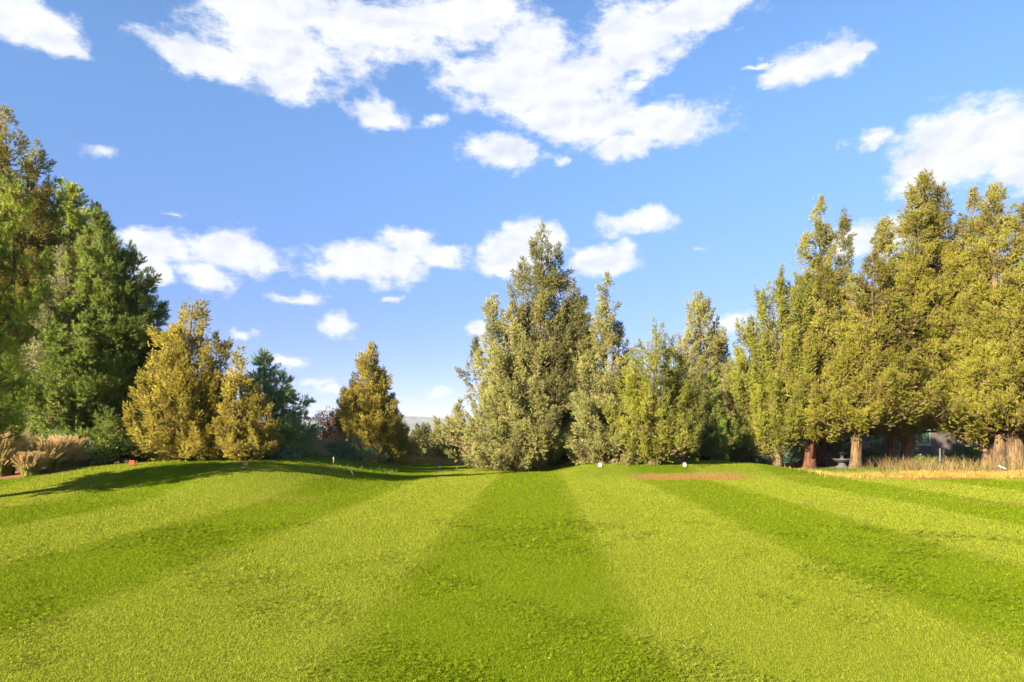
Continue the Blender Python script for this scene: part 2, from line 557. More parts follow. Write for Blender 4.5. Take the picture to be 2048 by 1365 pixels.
lawn = link_mesh('mown_grass', np_mesh('x', np.zeros((3, 3)), [[0, 1, 2]], [M['blades']]))
lawn.data = blades_mesh('mown_grass', 1250000, 2.8, 31.0, RNG)
tag(lawn, kind='stuff')

# clover leaves in patches near the camera (three leaflets each)
n = 110000
x, y, r = dens_fan(n, 3.0, 13.0, R_(54), RNG)
pt = wob(x, y, 3.4, 4.0) + 0.5 * wob(x, y, 9.0, 1.0) + 0.25 * np.cos(2 * math.pi * (x - STRIPESL * y - STRIPE0) / STRIPEP)
ok = (pt + RNG.normal(0, 0.25, n) > 0.42) & (y > 1.8)
x, y, r = x[ok], y[ok], r[ok]
n = len(x)
z = gz(x, y) + 0.012 + 0.018 * RNG.random(n)
LV = np.empty((n, 3, 4, 3), np.float32)
s = (0.0085 + 0.006 * RNG.random(n)) * np.clip(r / 6.5, 0.9, 2)
tx, ty = RNG.normal(0, 0.35, n), RNG.normal(-0.15, 0.35, n)
a0 = RNG.random(n) * 6.28
for k in range(3):
    for q, (rr, da) in enumerate(((0.1, 0), (0.95, -0.55), (1.25, 0), (0.95, 0.55))):
        a = a0 + k * 2.094 + da
        ox, oy = s * rr * np.cos(a), s * rr * np.sin(a)
        LV[:, k, q] = np.stack([x + ox, y + oy, z + ox * tx + oy * ty], 1)
cl = link_mesh('clover_leaves', np_mesh('clover_leaves', LV.reshape(-1, 3), np.arange(n * 12).reshape(-1, 4), [M['blades']],
                                        attrs={'cover': np.zeros((n * 12, 3), np.float32)}))
tag(cl, kind='stuff')

# white clover blossoms
cx, cy = [], []
for (px, py, sx, sy, k) in ((900, 975, 70, 8, 60), (1080, 985, 60, 8, 45), (1270, 980, 45, 6, 45), (1880, 990, 60, 7, 60), (1980, 985, 40, 6, 30), (480, 1090, 60, 14, 25),
                            (900, 1150, 90, 12, 26), (1480, 1200, 200, 60, 24), (960, 1320, 160, 25, 12), (420, 1010, 60, 5, 20), (1560, 1030, 120, 12, 24), (640, 1230, 120, 50, 16), (1750, 1330, 200, 30, 14)):
    for _ in range(k):
        if RNG.random() < 0.68: continue
        p, q = RNG.normal(px, sx), max(RNG.normal(py, sy), 955)
        d = EYE * F / (q - HZ)
        cx.append(gx(p, d)); cy.append(d)
cx, cy = np.array(cx), np.array(cy)
n = len(cx)
ico = np.array([(1, 0, 0), (0, 1, 0), (-1, 0, 0), (0, -1, 0), (0, 0, 1.1), (0, 0, -0.6)])
itri = np.array([(0, 1, 4), (1, 2, 4), (2, 3, 4), (3, 0, 4), (1, 0, 5), (2, 1, 5), (3, 2, 5), (0, 3, 5)])
rad = (0.004 + 0.0025 * RNG.random(n)) * np.clip(cy / 9.0, 1, 2.0)
cz = gz(cx, cy) + 0.032
V = np.stack([cx, cy, cz], 1)[:, None] + rad[:, None, None] * ico[None]
Fc = (itri[None] + np.arange(n)[:, None, None] * 6).reshape(-1, 3)
tag(link_mesh('clover_blossoms', np_mesh('clover_blossoms', V.reshape(-1, 3), Fc, [M['clover']])), kind='stuff')


# ------------------------------------------------------------------ foliage sprays
def spray_templates(kind, rng, nv=4):
    out = []
    for _ in range(nv):
        T = []
        if kind == 'scale':
            for k in range(12):
                t = 0.80 * k / 11
                a = rng.random() * 6.28
                o = np.array([math.cos(a), math.sin(a), 0])
                d = o * (0.62 - 0.35 * t) + np.array([0, 0, 0.85])
                d /= np.linalg.norm(d)
                b = np.array([0, 0, t]) + o * 0.04
                side = np.cross(d, rng.normal(size=3)); side /= np.linalg.norm(side)
                L = 0.42 - 0.12 * t
                T.append((b - side * 0.064, b + side * 0.064, b + d * L))
        elif kind == 'needle':
            for k in range(18):
                t = 0.8 * k / 17
                a = k * 2.4 + rng.random()
                o = np.array([math.cos(a), math.sin(a), 0])
                d = o * (0.85 - 0.5 * t) + np.array([0, 0, 0.65])
                d /= np.linalg.norm(d)
                b = np.array([0, 0, t])
                side = np.cross(d, rng.normal(size=3)); side /= np.linalg.norm(side)
                L = 0.46
                T.append((b - side * 0.045, b + side * 0.045, b + d * L))
        elif kind == 'leaf':
            for k in range(7):
                b = rng.normal(0, 0.28, 3) + np.array([0, 0, 0.4])
                d = rng.normal(size=3); d /= np.linalg.norm(d)
                side = np.cross(d, rng.normal(size=3)); side /= np.linalg.norm(side)
                T.append((b - side * 0.12, b + side * 0.12, b + d * 0.34))
                T.append((b + side * 0.12, b - side * 0.12, b - d * 0.15))
        out.append(np.array(T))
    m = min(len(t) for t in out)
    return np.stack([t[:m] for t in out])          # nv x k x 3 x 3


TPL = {k: spray_templates(k, np.random.default_rng(3)) for k in ('scale', 'needle', 'leaf')}


def spray_mesh(name, kind, P, D, Sc, mats, midx, rng):
    n = len(P)
    T = TPL[kind]
    D = D / (np.linalg.norm(D, axis=1)[:, None] + 1e-9)
    ref = rng.normal(size=(n, 3))
    U = np.cross(D, ref); U /= np.linalg.norm(U, axis=1)[:, None] + 1e-9
    W = np.cross(D, U)
    t = T[rng.integers(0, len(T), n)]               # n k 3 3
    V = (P[:, None, None] + Sc[:, None, None, None] * (t[..., 0:1] * U[:, None, None] + t[..., 1:2] * W[:, None, None] + t[..., 2:3] * D[:, None, None]))
    k = T.shape[1]
    V = V.reshape(-1, 3)
    return np_mesh(name, V, np.arange(len(V)).reshape(-1, 3), mats, np.repeat(midx, k))


def sst(t):
    t = min(1.0, max(0.0, t))
    return t * t * (3 - 2 * t)


STY = {
    # up: how steeply branch tips turn up; pl: plume length; pr: plume radius; asc: rise of a branch; sp: spray length; q: sprays per plume
    'juniper': dict(k='scale', up=1.7, pl=0.74, pr=0.21, asc=0.80, sp=0.180, q=58, dens=3.3, shp=(0.08, 0.80), tw=0.06, wide=1.34),
    'upswept': dict(k='scale', up=3.6, pl=1.25, pr=0.15, asc=1.20, sp=0.172, q=66, dens=3.3, shp=(0.10, 0.70), tw=0.05, wide=1.28),
    'cedar': dict(k='scale', up=1.35, pl=0.70, pr=0.30, asc=0.60, sp=0.180, q=66, dens=3.1, shp=(0.08, 0.84), tw=0.08, wide=1.34),
    'pine': dict(k='needle', up=1.9, pl=0.75, pr=0.21, asc=0.50, sp=0.25, q=34, dens=3.3, shp=(0.08, 0.68), tw=0.04, wide=1.2),
    'spruce': dict(k='needle', up=0.6, pl=0.60, pr=0.20, asc=0.2, sp=0.27, q=22, dens=3.6, shp=(0.06, 0.88), tw=0.03, wide=1.2),
    'bush': dict(k='scale', up=0.9, pl=0.45, pr=0.20, asc=0.7, sp=0.16, q=40, dens=4.2, shp=(0.06, 0.42), tw=0.05, wide=1.1),
    'leafy': dict(k='leaf', up=0.8, pl=0.40, pr=0.24, asc=0.6, sp=0.21, q=14, dens=3.8, shp=(0.06, 0.5), tw=0.04, wide=1.1),
}


def make_tree(name, label, cat, px, d, leaders, sty, leaf, bark='bark', trunk_r=0.2, group=None, seed=0, crown_name='crown', lod=1.0,
              xy=None, dens=1.0, stems=None, lean=0.0, droop=0.0):
    """leaders: (top px, top row, half-width px, row where its foliage ends) as seen in the picture at distance d"""
    rng = np.random.default_rng(seed + 100)
    st = STY[sty]
    x0, y0 = (gx(px, d), d) if xy is None else xy
    z0 = gz1(x0, y0) - 0.03
    root = empty(name, (x0, y0, z0), label, cat, group)
    tb = QB()
    P, D, Sc, MI = [], [], [], []
    size = st['sp'] * (0.62 + 0.38 * d / 28.0) * lod
    Hmax = max(l[1] if xy is not None else hz(l[1], d) - z0 for l in leaders)
    for li, ld in enumerate(leaders):
        if xy is None:
            ox, top, Rm, zb = gx(ld[0], d) - x0, hz(ld[1], d) - z0, ld[2] / F * d, max(hz(ld[3], d) - z0, 0.05)
        else:
            ox, top, Rm, zb = ld
        top -= 0.38 * min(1.0, Rm)
        oy = 0.0 if li == 0 else (rng.random() - 0.5) * 1.6 * min(1.2, Rm)
        if len(ld) > 4: oy = ld[4]
        ax = lambda z: np.array([ox * sst(max(z - (1.5 if top > 4 else 0.2), 0) / max(0.45 * top, 0.1)) + 0.05 * math.sin(z * 1.3 + li), oy * min(1, z / (0.5 * top)) + 0.05 * math.cos(z * 1.1 + li), z])
        # trunk / leader stem
        zz = np.concatenate([[0, 0.12, 0.3, 0.6, 1.1], np.linspace(1.8, top * 0.97, 8)]) if (li == 0 and top > 2.5) else np.linspace(0 if li == 0 else 0.08 * top, top * 0.97, 10)
        rb = trunk_r * (1.0 if li == 0 else 0.42) * (0.45 + 0.55 * top / Hmax)
        rr = [rb * (1.0 - 0.97 * (z / top)) ** 1.5 * (1 + (0.38 * math.exp(-z / 0.16) if li == 0 else 0)) + 0.008 for z in zz]
        ph = rng.random(3) * 6.28
        tb.tube([ax(z) for z in zz], rr, 12 if li == 0 else 7,
                flute=(lambda i, a: 1 + 0.10 * math.sin(3 * a + ph[0]) + 0.07 * math.sin(5 * a + ph[1] + i * 0.4)) if li == 0 else None)
        a0, pw = st['shp']

        def env(t):
            return Rm * (min(1.0, (t + 0.03) / (a0 + 0.03)) ** 0.6) * max(0.0, 1 - t) ** pw * st['wide'] + 0.04

        hgt = top - zb
        area = 2 * math.pi * Rm * hgt * 0.55
        nb = int(max(10, area * st['dens'] * dens / (lod ** 1.6) / (0.62 + 0.38 * d / 28.0) ** 1.5))
        # rejection sample heights by radius
        ts = []
        while len(ts) < nb:
            t = rng.random()
            if rng.random() < (env(t) / Rm) * 0.9 + 0.12: ts.append(t)
        lob = rng.random(6) * 6.28
        for bi, t in enumerate(ts):
            z = zb + hgt * t
            az = rng.random() * 6.28
            lobe = 0.80 + 0.17 * math.sin(2 * az + z * 1.1 + lob[0]) + 0.13 * math.sin(3 * az - z * 1.9 + lob[1]) + 0.08 * math.sin(z * 4.1 + lob[2] + az)
            inner = rng.random() < 0.22
            L = env(t) * lobe * ((0.78 + 0.30 * rng.random()) if not inner else (0.12 + 0.55 * rng.random()))
            o = np.array([math.cos(az), math.sin(az), 0.0])
            asc = st['asc'] * (0.6 + 0.8 * rng.random()) * (0.35 + 0.65 * t if t < 0.5 else 1)
            if t < 0.15: asc -= droop
            zs = max(0.25 * zb + 0.1, z - L * asc)
            b0 = ax(zs)
            end = ax(z) + o * L
            mid = (b0 + end) / 2 + np.array([0, 0, -0.10 * L])
            big = L > 0.45 and (bi % 3 == 0 or t < 0.12)
            if big:
                br = 0.012 + 0.018 * min(L, 3.0) * (1 - 0.6 * t)
                tb.tube([b0, mid, end], [br * 1.25, br * 0.75, 0.006], 5)
            pd = o * (0.55 + 0.5 * rng.random()) + np.array([rng.normal() * 0.2, rng.normal() * 0.2, st['up'] * (0.55 + 0.6 * rng.random()) * (1 if t > 0.12 else 0.55)])
            if t > 0.93: pd = np.array([0.08 * rng.normal(), 0.08 * rng.normal(), 1.0])
            pd /= np.linalg.norm(pd)
            pscale = (0.65 + 0.6 * rng.random()) * min(1.0, 0.45 + 0.5 * Rm) * (0.62 + 0.38 * d / 28.0)
            pl = st['pl'] * pscale
            q = max(4, int(st['q'] * pscale * (0.75 + 0.5 * rng.random())))
            s = rng.random(q) ** 0.8
            rad = rng.normal(size=(q, 3)); rad /= np.linalg.norm(rad, axis=1)[:, None]
            pr = st['pr'] * pscale * (1.15 - 0.85 * s)
            base = end - pd * pl * 0.45
            pp = base + pd[None] * (s * pl)[:, None] + rad * (pr * rng.random(q) ** 0.5)[:, None]
            dd = pd[None] * (0.55 + 0.5 * s)[:, None] + rad * 0.75 + o[None] * 0.15
            P.append(pp); D.append(dd)
            Sc.append(size * (0.7 + 0.6 * rng.random(q)) * (1.05 - 0.3 * s))
            MI.append((rng.random(q) < (st['tw'] * (2.5 if inner else 1.0))).astype(int))
            # foliage back along the branch
            qb = int(q * (0.45 if L > 0.5 else 0.15))
            if qb:
                s = 0.35 + 0.6 * rng.random(qb)
                pts = b0[None] * (1 - s[:, None]) + end[None] * s[:, None] + rng.normal(size=(qb, 3)) * 0.13 * pscale
                P.append(pts)
                D.append(o[None] * 0.6 + rng.normal(size=(qb, 3)) * 0.7 + np.array([0, 0, 0.5]))
                Sc.append(size * (0.7 + 0.6 * rng.random(qb)))
                MI.append((rng.random(qb) < st['tw'] * 4).astype(int))
    if stems:
        for (sx, h, r) in stems:
            tb.tube([(sx, 0, 0), (sx * 0.97, 0.05, h * 0.5), (sx * 0.75, 0.1, h)], [r * 1.5, r, r * 0.7], 10, flute=lambda i, a: 1 + 0.14 * math.sin(4 * a + sx * 9) + 0.08 * math.sin(7 * a + i))
    P = np.concatenate(P); D = np.concatenate(D); Sc = np.concatenate(Sc); MI = np.concatenate(MI)
    P[:, 2] = np.maximum(P[:, 2], 0.06)
    tb.build('trunk', M[bark], root, smooth=True)
    link_mesh(crown_name, spray_mesh(crown_name, st['k'], P, D, Sc, [M[leaf], M['twig']], MI, rng), root)
    make_tree.total += len(P) * TPL[st['k']].shape[1]
    return root


make_tree.total = 0

# ------------------------------------------------------------------ trees on the left
make_tree('juniper', 'tall yellow-green juniper cut by the left picture edge, tallest of the left trees', 'tree', 5, 25.5,
          [(12, 208, 150, 700), (-60, 260, 130, 760)], 'juniper', 'golden', seed=1, trunk_r=0.28)
make_tree('juniper', 'narrow-topped grey-green juniper just right of the tallest left tree', 'tree', 78, 27.0,
          [(70, 272, 95, 860), (95, 400, 70, 800)], 'juniper', 'juniper', seed=2, trunk_r=0.25)
make_tree('pine_tree', 'bright green bushy pine at the left edge with yellow sunlit tips', 'tree', -75, 16.2,
          [(22, 355, 92, 885), (-45, 400, 125, 890)], 'pine', 'pine_bright', seed=3, trunk_r=0.2, bark='bark_grey')
make_tree('pine_tree', 'dark pine with a rounded yellow-green top between juniper and big dark pine', 'tree', 150, 29.0,
          [(140, 348, 90, 850), (170, 400, 70, 850)], 'pine', 'pine_bright', seed=4, trunk_r=0.24, bark='bark_grey', dens=1.2)
make_tree('pine_tree', 'big dark green pine with upturned candle tips, rightmost of the tall left trees', 'tree', 205, 24.0,
          [(205, 415, 120, 915), (258, 480, 85, 905), (290, 655, 66, 880), (170, 520, 90, 910), (240, 600, 70, 900)], 'pine', 'pine', seed=5, trunk_r=0.26, bark='bark_grey', dens=1.25)
make_tree('juniper', 'blue-grey juniper standing in front of the dark pines on the left', 'tree', 118, 23.4,
          [(125, 490, 75, 860), (85, 590, 60, 860)], 'juniper', 'blue_juniper', seed=6, trunk_r=0.2, dens=1.15)
make_tree('juniper', 'large shaded juniper filling the gap behind the left pines', 'tree', 110, 32.5,
          [(95, 420, 140, 925), (230, 560, 110, 925)], 'juniper', 'juniper', seed=7, trunk_r=0.3, lod=1.25)
make_tree('juniper', 'golden juniper with the tallest pointed spire, beside the dark left pine', 'tree', 385, 23.2,
          [(382, 578, 88, 918), (335, 625, 62, 915), (428, 650, 54, 915), (440, 740, 48, 915), (310, 720, 50, 915)], 'juniper', 'golden', seed=8, trunk_r=0.22, dens=1.5)
make_tree('juniper', 'shorter golden juniper between the golden spire and the dark spruce', 'tree', 490, 22.8,
          [(482, 698, 55, 917), (455, 760, 48, 917), (520, 770, 40, 917)], 'juniper', 'golden', seed=9, trunk_r=0.2, dens=1.6)
make_tree('juniper', 'golden juniper half hidden behind the right branches of the dark left pine', 'tree', 290, 25.0,
          [(292, 690, 70, 920), (250, 760, 60, 920)], 'juniper', 'golden', seed=10, trunk_r=0.2)
make_tree('spruce_tree', 'dark blue-green pointed conifer right of the golden junipers', 'tree', 545, 25.5,
          [(532, 692, 80, 918), (575, 740, 45, 915), (597, 775, 30, 900)], 'spruce', 'spruce', seed=11, trunk_r=0.18, bark='bark_grey', dens=1.3)
make_tree('spruce_tree', 'small silvery blue spruce beside the purple plum', 'tree', 622, 30.5,
          [(615, 838, 46, 922)], 'spruce', 'blue_spruce', seed=12, trunk_r=0.1, bark='bark_grey', dens=1.5, lod=0.85)
make_tree('plum_tree', 'small purple-leaved plum tree beside the silvery spruce', 'tree', 655, 34.0,
          [(655, 798, 26, 915), (640, 850, 30, 918), (672, 860, 30, 918)], 'leafy', 'plum', seed=13, trunk_r=0.07, dens=1.0)
make_tree('juniper', 'lone yellow-green juniper left of the gap with the distant hill', 'tree', 742, 35.0,
          [(738, 680, 66, 930), (705, 755, 54, 928), (782, 800, 44, 930), (690, 790, 42, 925), (760, 740, 50, 930)], 'juniper', 'golden', seed=14, trunk_r=0.2, dens=1.6)
make_tree('juniper_bush', 'dark blue-green juniper bush with arching branches behind the wooden stake', 'bush', 705, 28.0,
          [(705, 862, 62, 934), (668, 885, 40, 930)], 'bush', 'bluegreen', seed=15, trunk_r=0.06, dens=1.2)
make_tree('juniper_bush', 'small golden juniper bush in front of the purple plum', 'bush', 660, 31.0,
          [(668, 868, 36, 924), (638, 892, 22, 924)], 'bush', 'golden', seed=16, trunk_r=0.06)
make_tree('shrub', 'low leafy green shrub at the foot of the dark pointed conifer', 'bush', 562, 24.2,
          [(562, 885, 26, 919), (590, 895, 20, 919)], 'leafy', 'bluegreen', seed=17, trunk_r=0.04)
make_tree('shrub', 'dark green shrub at the mound edge below the dark left pine', 'bush', 195, 22.5,
          [(200, 850, 60, 930), (255, 862, 45, 925)], 'leafy', 'shrub', seed=18, trunk_r=0.05)

# ------------------------------------------------------------------ the gap with the distant hill
make_tree('juniper', 'grey-green round-topped juniper standing in the gap below the hill', 'tree', 848, 48.0,
          [(846, 838, 42, 925), (815, 862, 30, 925)], 'juniper', 'juniper_grey', seed=20, trunk_r=0.2)
make_tree('juniper', 'slender pointed young juniper against the hill in the gap', 'tree', 880, 55.0,
          [(880, 820, 20, 912)], 'juniper', 'juniper', seed=21, trunk_r=0.15)
make_tree('juniper', 'bright green juniper at the right side of the gap with the hill', 'tree', 925, 40.0,
          [(925, 826, 46, 928), (895, 865, 32, 928)], 'juniper', 'fresh', seed=22, trunk_r=0.16)
make_tree('shrub', 'pale olive brushy shrub left of the central trunk', 'bush', 975, 31.5,
          [(968, 862, 48, 943), (1000, 880, 40, 943), (935, 895, 30, 940)], 'bush', 'olive', seed=23, trunk_r=0.05, dens=0.9)
make_tree('shrub', 'pale feathery dry shrub in the yellow grass of the gap', 'bush', 860, 41.0,
          [(862, 895, 26, 925)], 'bush', 'straw', seed=24, trunk_r=0.04, dens=0.8)

# ------------------------------------------------------------------ central group
make_tree('juniper', 'huge many-spired central juniper, tallest of the middle group', 'tree', 1040, 29.6,
          [(1084, 448, 95, 925), (1113, 478, 70, 800), (1048, 505, 80, 850), (985, 580, 52, 900), (948, 672, 58, 915), (1018, 620, 80, 920), (912, 788, 44, 890), (1142, 580, 70, 920), (1165, 690, 62, 925), (925, 850, 50, 935)],
          'juniper', 'juniper_grey', seed=30, trunk_r=0.27, dens=1.0)
make_tree('juniper', 'juniper with a thin brown trunk close behind the central giant, on its right', 'tree', 1106, 34.0,
          [(1150, 545, 62, 925), (1120, 640, 70, 925), (1165, 700, 50, 925)], 'juniper', 'juniper', seed=31, trunk_r=0.2)
make_tree('juniper', 'open-topped grey-green juniper with layered side branches, right of the central giant', 'tree', 1212, 28.7,
          [(1212, 540, 80, 925), (1185, 690, 70, 928), (1240, 640, 42, 850), (1160, 840, 50, 930)], 'juniper', 'juniper_grey', seed=32, trunk_r=0.2, dens=0.95)
make_tree('juniper', 'slim blue-green young tree with a bare pale lower stem', 'tree', 1248, 29.3,
          [(1250, 735, 36, 915)], 'bush', 'blue_juniper', seed=33, trunk_r=0.06, bark='bark_grey', dens=0.9)
make_tree('cedar_tree', 'fresh green broad conical tree with short trunk between the white markers', 'tree', 1307, 27.4,
          [(1313, 642, 92, 905), (1270, 705, 60, 905), (1358, 725, 62, 905), (1395, 760, 48, 912)], 'upswept', 'fresh', seed=34, trunk_r=0.19, dens=1.05)
make_tree('juniper', 'grey pointed juniper rising behind the fresh green conical tree', 'tree', 1405, 38.5,
          [(1400, 572, 92, 925), (1440, 650, 58, 915), (1365, 660, 50, 915)], 'juniper', 'juniper_grey', seed=35, trunk_r=0.22)
make_tree('pine_tree', 'small dark green pine tucked low behind the right white marker', 'tree', 1432, 35.0,
          [(1425, 745, 40, 912), (1440, 830, 42, 915)], 'pine', 'pine', seed=36, trunk_r=0.12)

# ------------------------------------------------------------------ right-hand trees
make_tree('juniper', 'grey-green juniper filling the gap between grey pointed juniper and columnar upswept tree', 'tree', 1470, 37.0,
          [(1462, 700, 55, 915), (1485, 760, 50, 915)], 'juniper', 'juniper_grey', seed=37, trunk_r=0.16)
make_tree('cedar_tree', 'columnar tree of upswept spikes with a pale straight trunk', 'tree', 1556, 31.0,
          [(1562, 533, 66, 870), (1508, 605, 46, 888), (1590, 560, 52, 870), (1535, 565, 50, 880), (1490, 700, 52, 905)], 'upswept', 'fresh', seed=40, trunk_r=0.19, bark='bark_grey', dens=1.1)
make_tree('juniper', 'open-crowned juniper rising tall behind the columnar upswept tree', 'tree', 1642, 37.5,
          [(1640, 393, 75, 900), (1683, 425, 52, 850), (1600, 470, 52, 850)], 'juniper', 'juniper', seed=41, trunk_r=0.28)
make_tree('cedar_tree', 'broad yellow-green tree on the dark red trunk left of the stone fountain', 'tree', 1619, 31.0,
          [(1655, 520, 80, 868), (1690, 580, 80, 862), (1625, 610, 60, 872)], 'cedar', 'cedar', seed=42, trunk_r=0.25, bark='bark_red')
make_tree('cedar_tree', 'tree on the dark red trunk just left of the fountain and behind its twin', 'tree', 1641, 33.2,
          [(1665, 600, 70, 872), (1640, 640, 60, 875)], 'cedar', 'cedar', seed=43, trunk_r=0.22, bark='bark_red')
make_tree('cedar_tree', 'yellow-green tree on the stout sunlit straight trunk right of the fountain', 'tree', 1711, 29.6,
          [(1745, 500, 100, 848), (1700, 620, 80, 850), (1790, 560, 80, 855)], 'cedar', 'cedar', seed=44, trunk_r=0.25, bark='bark_grey')
make_tree('cedar_tree', 'tallest right-hand tree with three pointed tops, on the gnarled pale-based trunk', 'tree', 1815, 31.5,
          [(1850, 336, 110, 850), (1805, 382, 75, 850), (1888, 362, 75, 860), (1762, 430, 70, 850), (1830, 560, 120, 860), (1915, 430, 60, 800), (1865, 420, 80, 830)], 'cedar', 'cedar', seed=45, trunk_r=0.28, dens=0.95)
make_tree('cedar_tree', 'tree on the dark brown forked trunk between fountain tree and gnarled trunk', 'tree', 1781, 32.0,
          [(1780, 520, 80, 862), (1750, 640, 70, 865)], 'cedar', 'cedar', seed=46, trunk_r=0.22)
make_tree('cedar_tree', 'thin-topped tree on the narrow trunk just left of the white pipe', 'tree', 1974, 30.0,
          [(1945, 363, 62, 850), (1915, 470, 80, 880), (1960, 520, 90, 858)], 'cedar', 'cedar', seed=47, trunk_r=0.22)
make_tree('cedar_tree', 'massive tree on the broad fluted trunk at the right picture edge', 'tree', 2026, 29.0,
          [(1990, 350, 85, 860), (2040, 362, 110, 860), (2085, 400, 130, 855), (2010, 560, 110, 852)], 'cedar', 'cedar', seed=48, trunk_r=0.50, bark='bark_grey',
          stems=[(-0.55, 1.9, 0.22), (0.45, 2.0, 0.3), (-0.25, 1.6, 0.25)])

# shrubs below and behind them
for i, (px, d, tops, leaf, lab) in enumerate((
        (1690, 38.5, [(1690, 862, 42, 935), (1660, 880, 30, 935)], 'shrub', 'dark shrub directly behind the stone fountain'),
        (1850, 31.0, [(1848, 905, 30, 948), (1872, 912, 22, 948)], 'shrub', 'leafy green shrub beside the grey metal post'),
        (1745, 39.0, [(1750, 870, 45, 935), (1790, 860, 40, 935)], 'shrub', 'dark shrub behind the stout sunlit trunk'),
        (1925, 36.0, [(1925, 880, 40, 945), (1960, 870, 36, 945)], 'shrub', 'dark green shrub between metal post and leaning narrow trunk'),
        (1338, 35.5, [(1338, 908, 13, 938)], 'fresh', 'pale green sapling right of the fresh green tree trunk'),
        (1600, 37.0, [(1595, 885, 34, 938), (1575, 895, 26, 938)], 'olive', 'brushy olive shrub between pale straight trunk and red trunk'))):
    make_tree('shrub', lab, 'bush', px, d, tops, 'leafy', leaf, seed=60 + i, trunk_r=0.05, dens=0.9)

print('leaf triangles', make_tree.total, file=__import__('sys').stderr)


# ------------------------------------------------------------------ far woods in the gap
def far_woods():
    rng = np.random.default_rng(11)
    P, D, Sc = [], [], []
    for _ in range(260):
        d = 130 + 420 * rng.random() ** 0.8
        x = gx(rng.uniform(430, 1100), d)
        h = rng.uniform(4.5, 7.5) * (0.55 + 0.45 * d / 550) * (0.8 if d < 250 else 1.0)
        r = h * rng.uniform(0.24, 0.36)
        k = 46
        t = rng.random(k) ** 1.3
        a = rng.random(k) * 6.28
        rr = r * (1 - t) ** 0.8 * rng.uniform(0.6, 1.05, k)
        P.append(np.stack([x + rr * np.cos(a), d + rr * np.sin(a), t * h], 1))
        D.append(np.stack([np.cos(a) * 0.6, np.sin(a) * 0.6, np.full(k, 1.0)], 1))
        Sc.append(np.full(k, 0.22 * h * 0.75) * rng.uniform(0.6, 1.2, k))
    P, D, Sc = np.concatenate(P), np.concatenate(D), np.concatenate(Sc)
    o = link_mesh('far_woods', spray_mesh('far_woods', 'scale', P, D, Sc, [M['far']], np.zeros(len(P), int), rng))
    tag(o, kind='stuff')


far_woods()


# ------------------------------------------------------------------ grasses
def ribbon_mesh(name, X, Y, Z, H, W, AZ, BEND, mats, midx, rng, seg=3, side=None):
    """curved tapered blades: base X,Y,Z; height H; width W; leaning towards AZ by BEND * H at the tip"""
    n = len(X)
    V = np.empty((n, (seg + 1) * 2, 3), np.float32)
    pa = rng.random(n) * 6.28 if side is None else side
    for k in range(seg + 1):
        t = k / seg
        off = BEND * H * t ** 1.9
        zz = Z + H * (t - 0.28 * np.clip(BEND, 0, 2) * t ** 2.5)
        cx_, cy_ = X + np.cos(AZ) * off, Y + np.sin(AZ) * off
        w = W * (1 - t * 0.88)
        V[:, 2 * k] = np.stack([cx_ - np.cos(pa) * w, cy_ - np.sin(pa) * w, zz], 1)
        V[:, 2 * k + 1] = np.stack([cx_ + np.cos(pa) * w, cy_ + np.sin(pa) * w, zz], 1)
    q = []
    for k in range(seg):
        q.append((2 * k, 2 * k + 1, 2 * k + 3, 2 * k + 2))
    Fc = (np.array(q)[None] + (np.arange(n) * (seg + 1) * 2)[:, None, None]).reshape(-1, 4)
    return np_mesh(name, V.reshape(-1, 3), Fc, mats, np.repeat(midx, seg) if midx is not None else None)


def grass_field(name, n, xr, yr, hr, w, mat, bend=0.3, mask=None, seg=2):
    rng = np.random.default_rng(abs(hash(name)) % 1000 if False else sum(map(ord, name)) + n)
    x = rng.uniform(*xr, n); y = rng.uniform(*yr, n)
    if mask is not None:
        k = rng.random(n) < mask(x, y)
        x, y = x[k], y[k]
    n = len(x)
    h = rng.uniform(*hr, n)
    return link_mesh(name, ribbon_mesh(name, x, y, gz(x, y) - 0.01, h, np.full(n, w) * rng.uniform(0.6, 1.3, n), rng.random(n) * 6.28, bend * rng.uniform(0.3, 1.6, n), [M[mat]], None, rng, seg))


# yellow dry grass in the gap
tag(grass_field('dry_grass', 9000, (gx(745, 37), gx(985, 37)), (35.0, 40.0), (0.12, 0.42), 0.012, 'straw', 0.35,
                mask=lambda x, y: sstep(35, 36.5, y + 0.6 * wob(x, y, 3)) * (0.35 + 0.65 * sstep(-0.5, 0.5, wob(x, y, 4, 2)))), kind='stuff')
# straw-coloured verge below the right-hand trees
tag(grass_field('dry_verge_grass', 30000, (10.5, 23.0), (24.2, 27.8), (0.04, 0.19), 0.010, 'straw', 0.6,
                mask=lambda x, y: sstep(0, 1, (x - 10.5) / 4) * sstep(24.1, 25.3, y - 0.05 * (x - 12) + 0.2 * wob(x, y, 5)) * sstep(27.8, 27.0, y)), kind='stuff')
tag(grass_field('long_green_grass', 12000, (gx(1590, 28.4), gx(1770, 28.4)), (26.6, 29.3), (0.06, 0.2), 0.010, 'tallgreen', 0.5,
                mask=lambda x, y: sstep(12.0, 13.2, x) * (1 - sstep(14.8, 15.6, x))), kind='stuff')
tag(grass_field('dry_weeds', 5200, (gx(1745, 28.3), 22.5), (27.2, 29.4), (0.25, 0.75), 0.010, 'weed', 0.55,
                mask=lambda x, y: 0.15 + 0.85 * sstep(-0.1, 0.6, wob(x, y, 4.0, 2.0)), seg=3), kind='stuff')
tag(grass_field('mound_edge_grass', 9000, (-12.5, -4.4), (24.2, 27.2), (0.05, 0.20), 0.009, 'tallgreen', 0.5,
                mask=lambda x, y: 0.1 + 0.9 * sstep(25.0, 26.2, y + 0.3 * wob(x, y, 4))), kind='stuff')


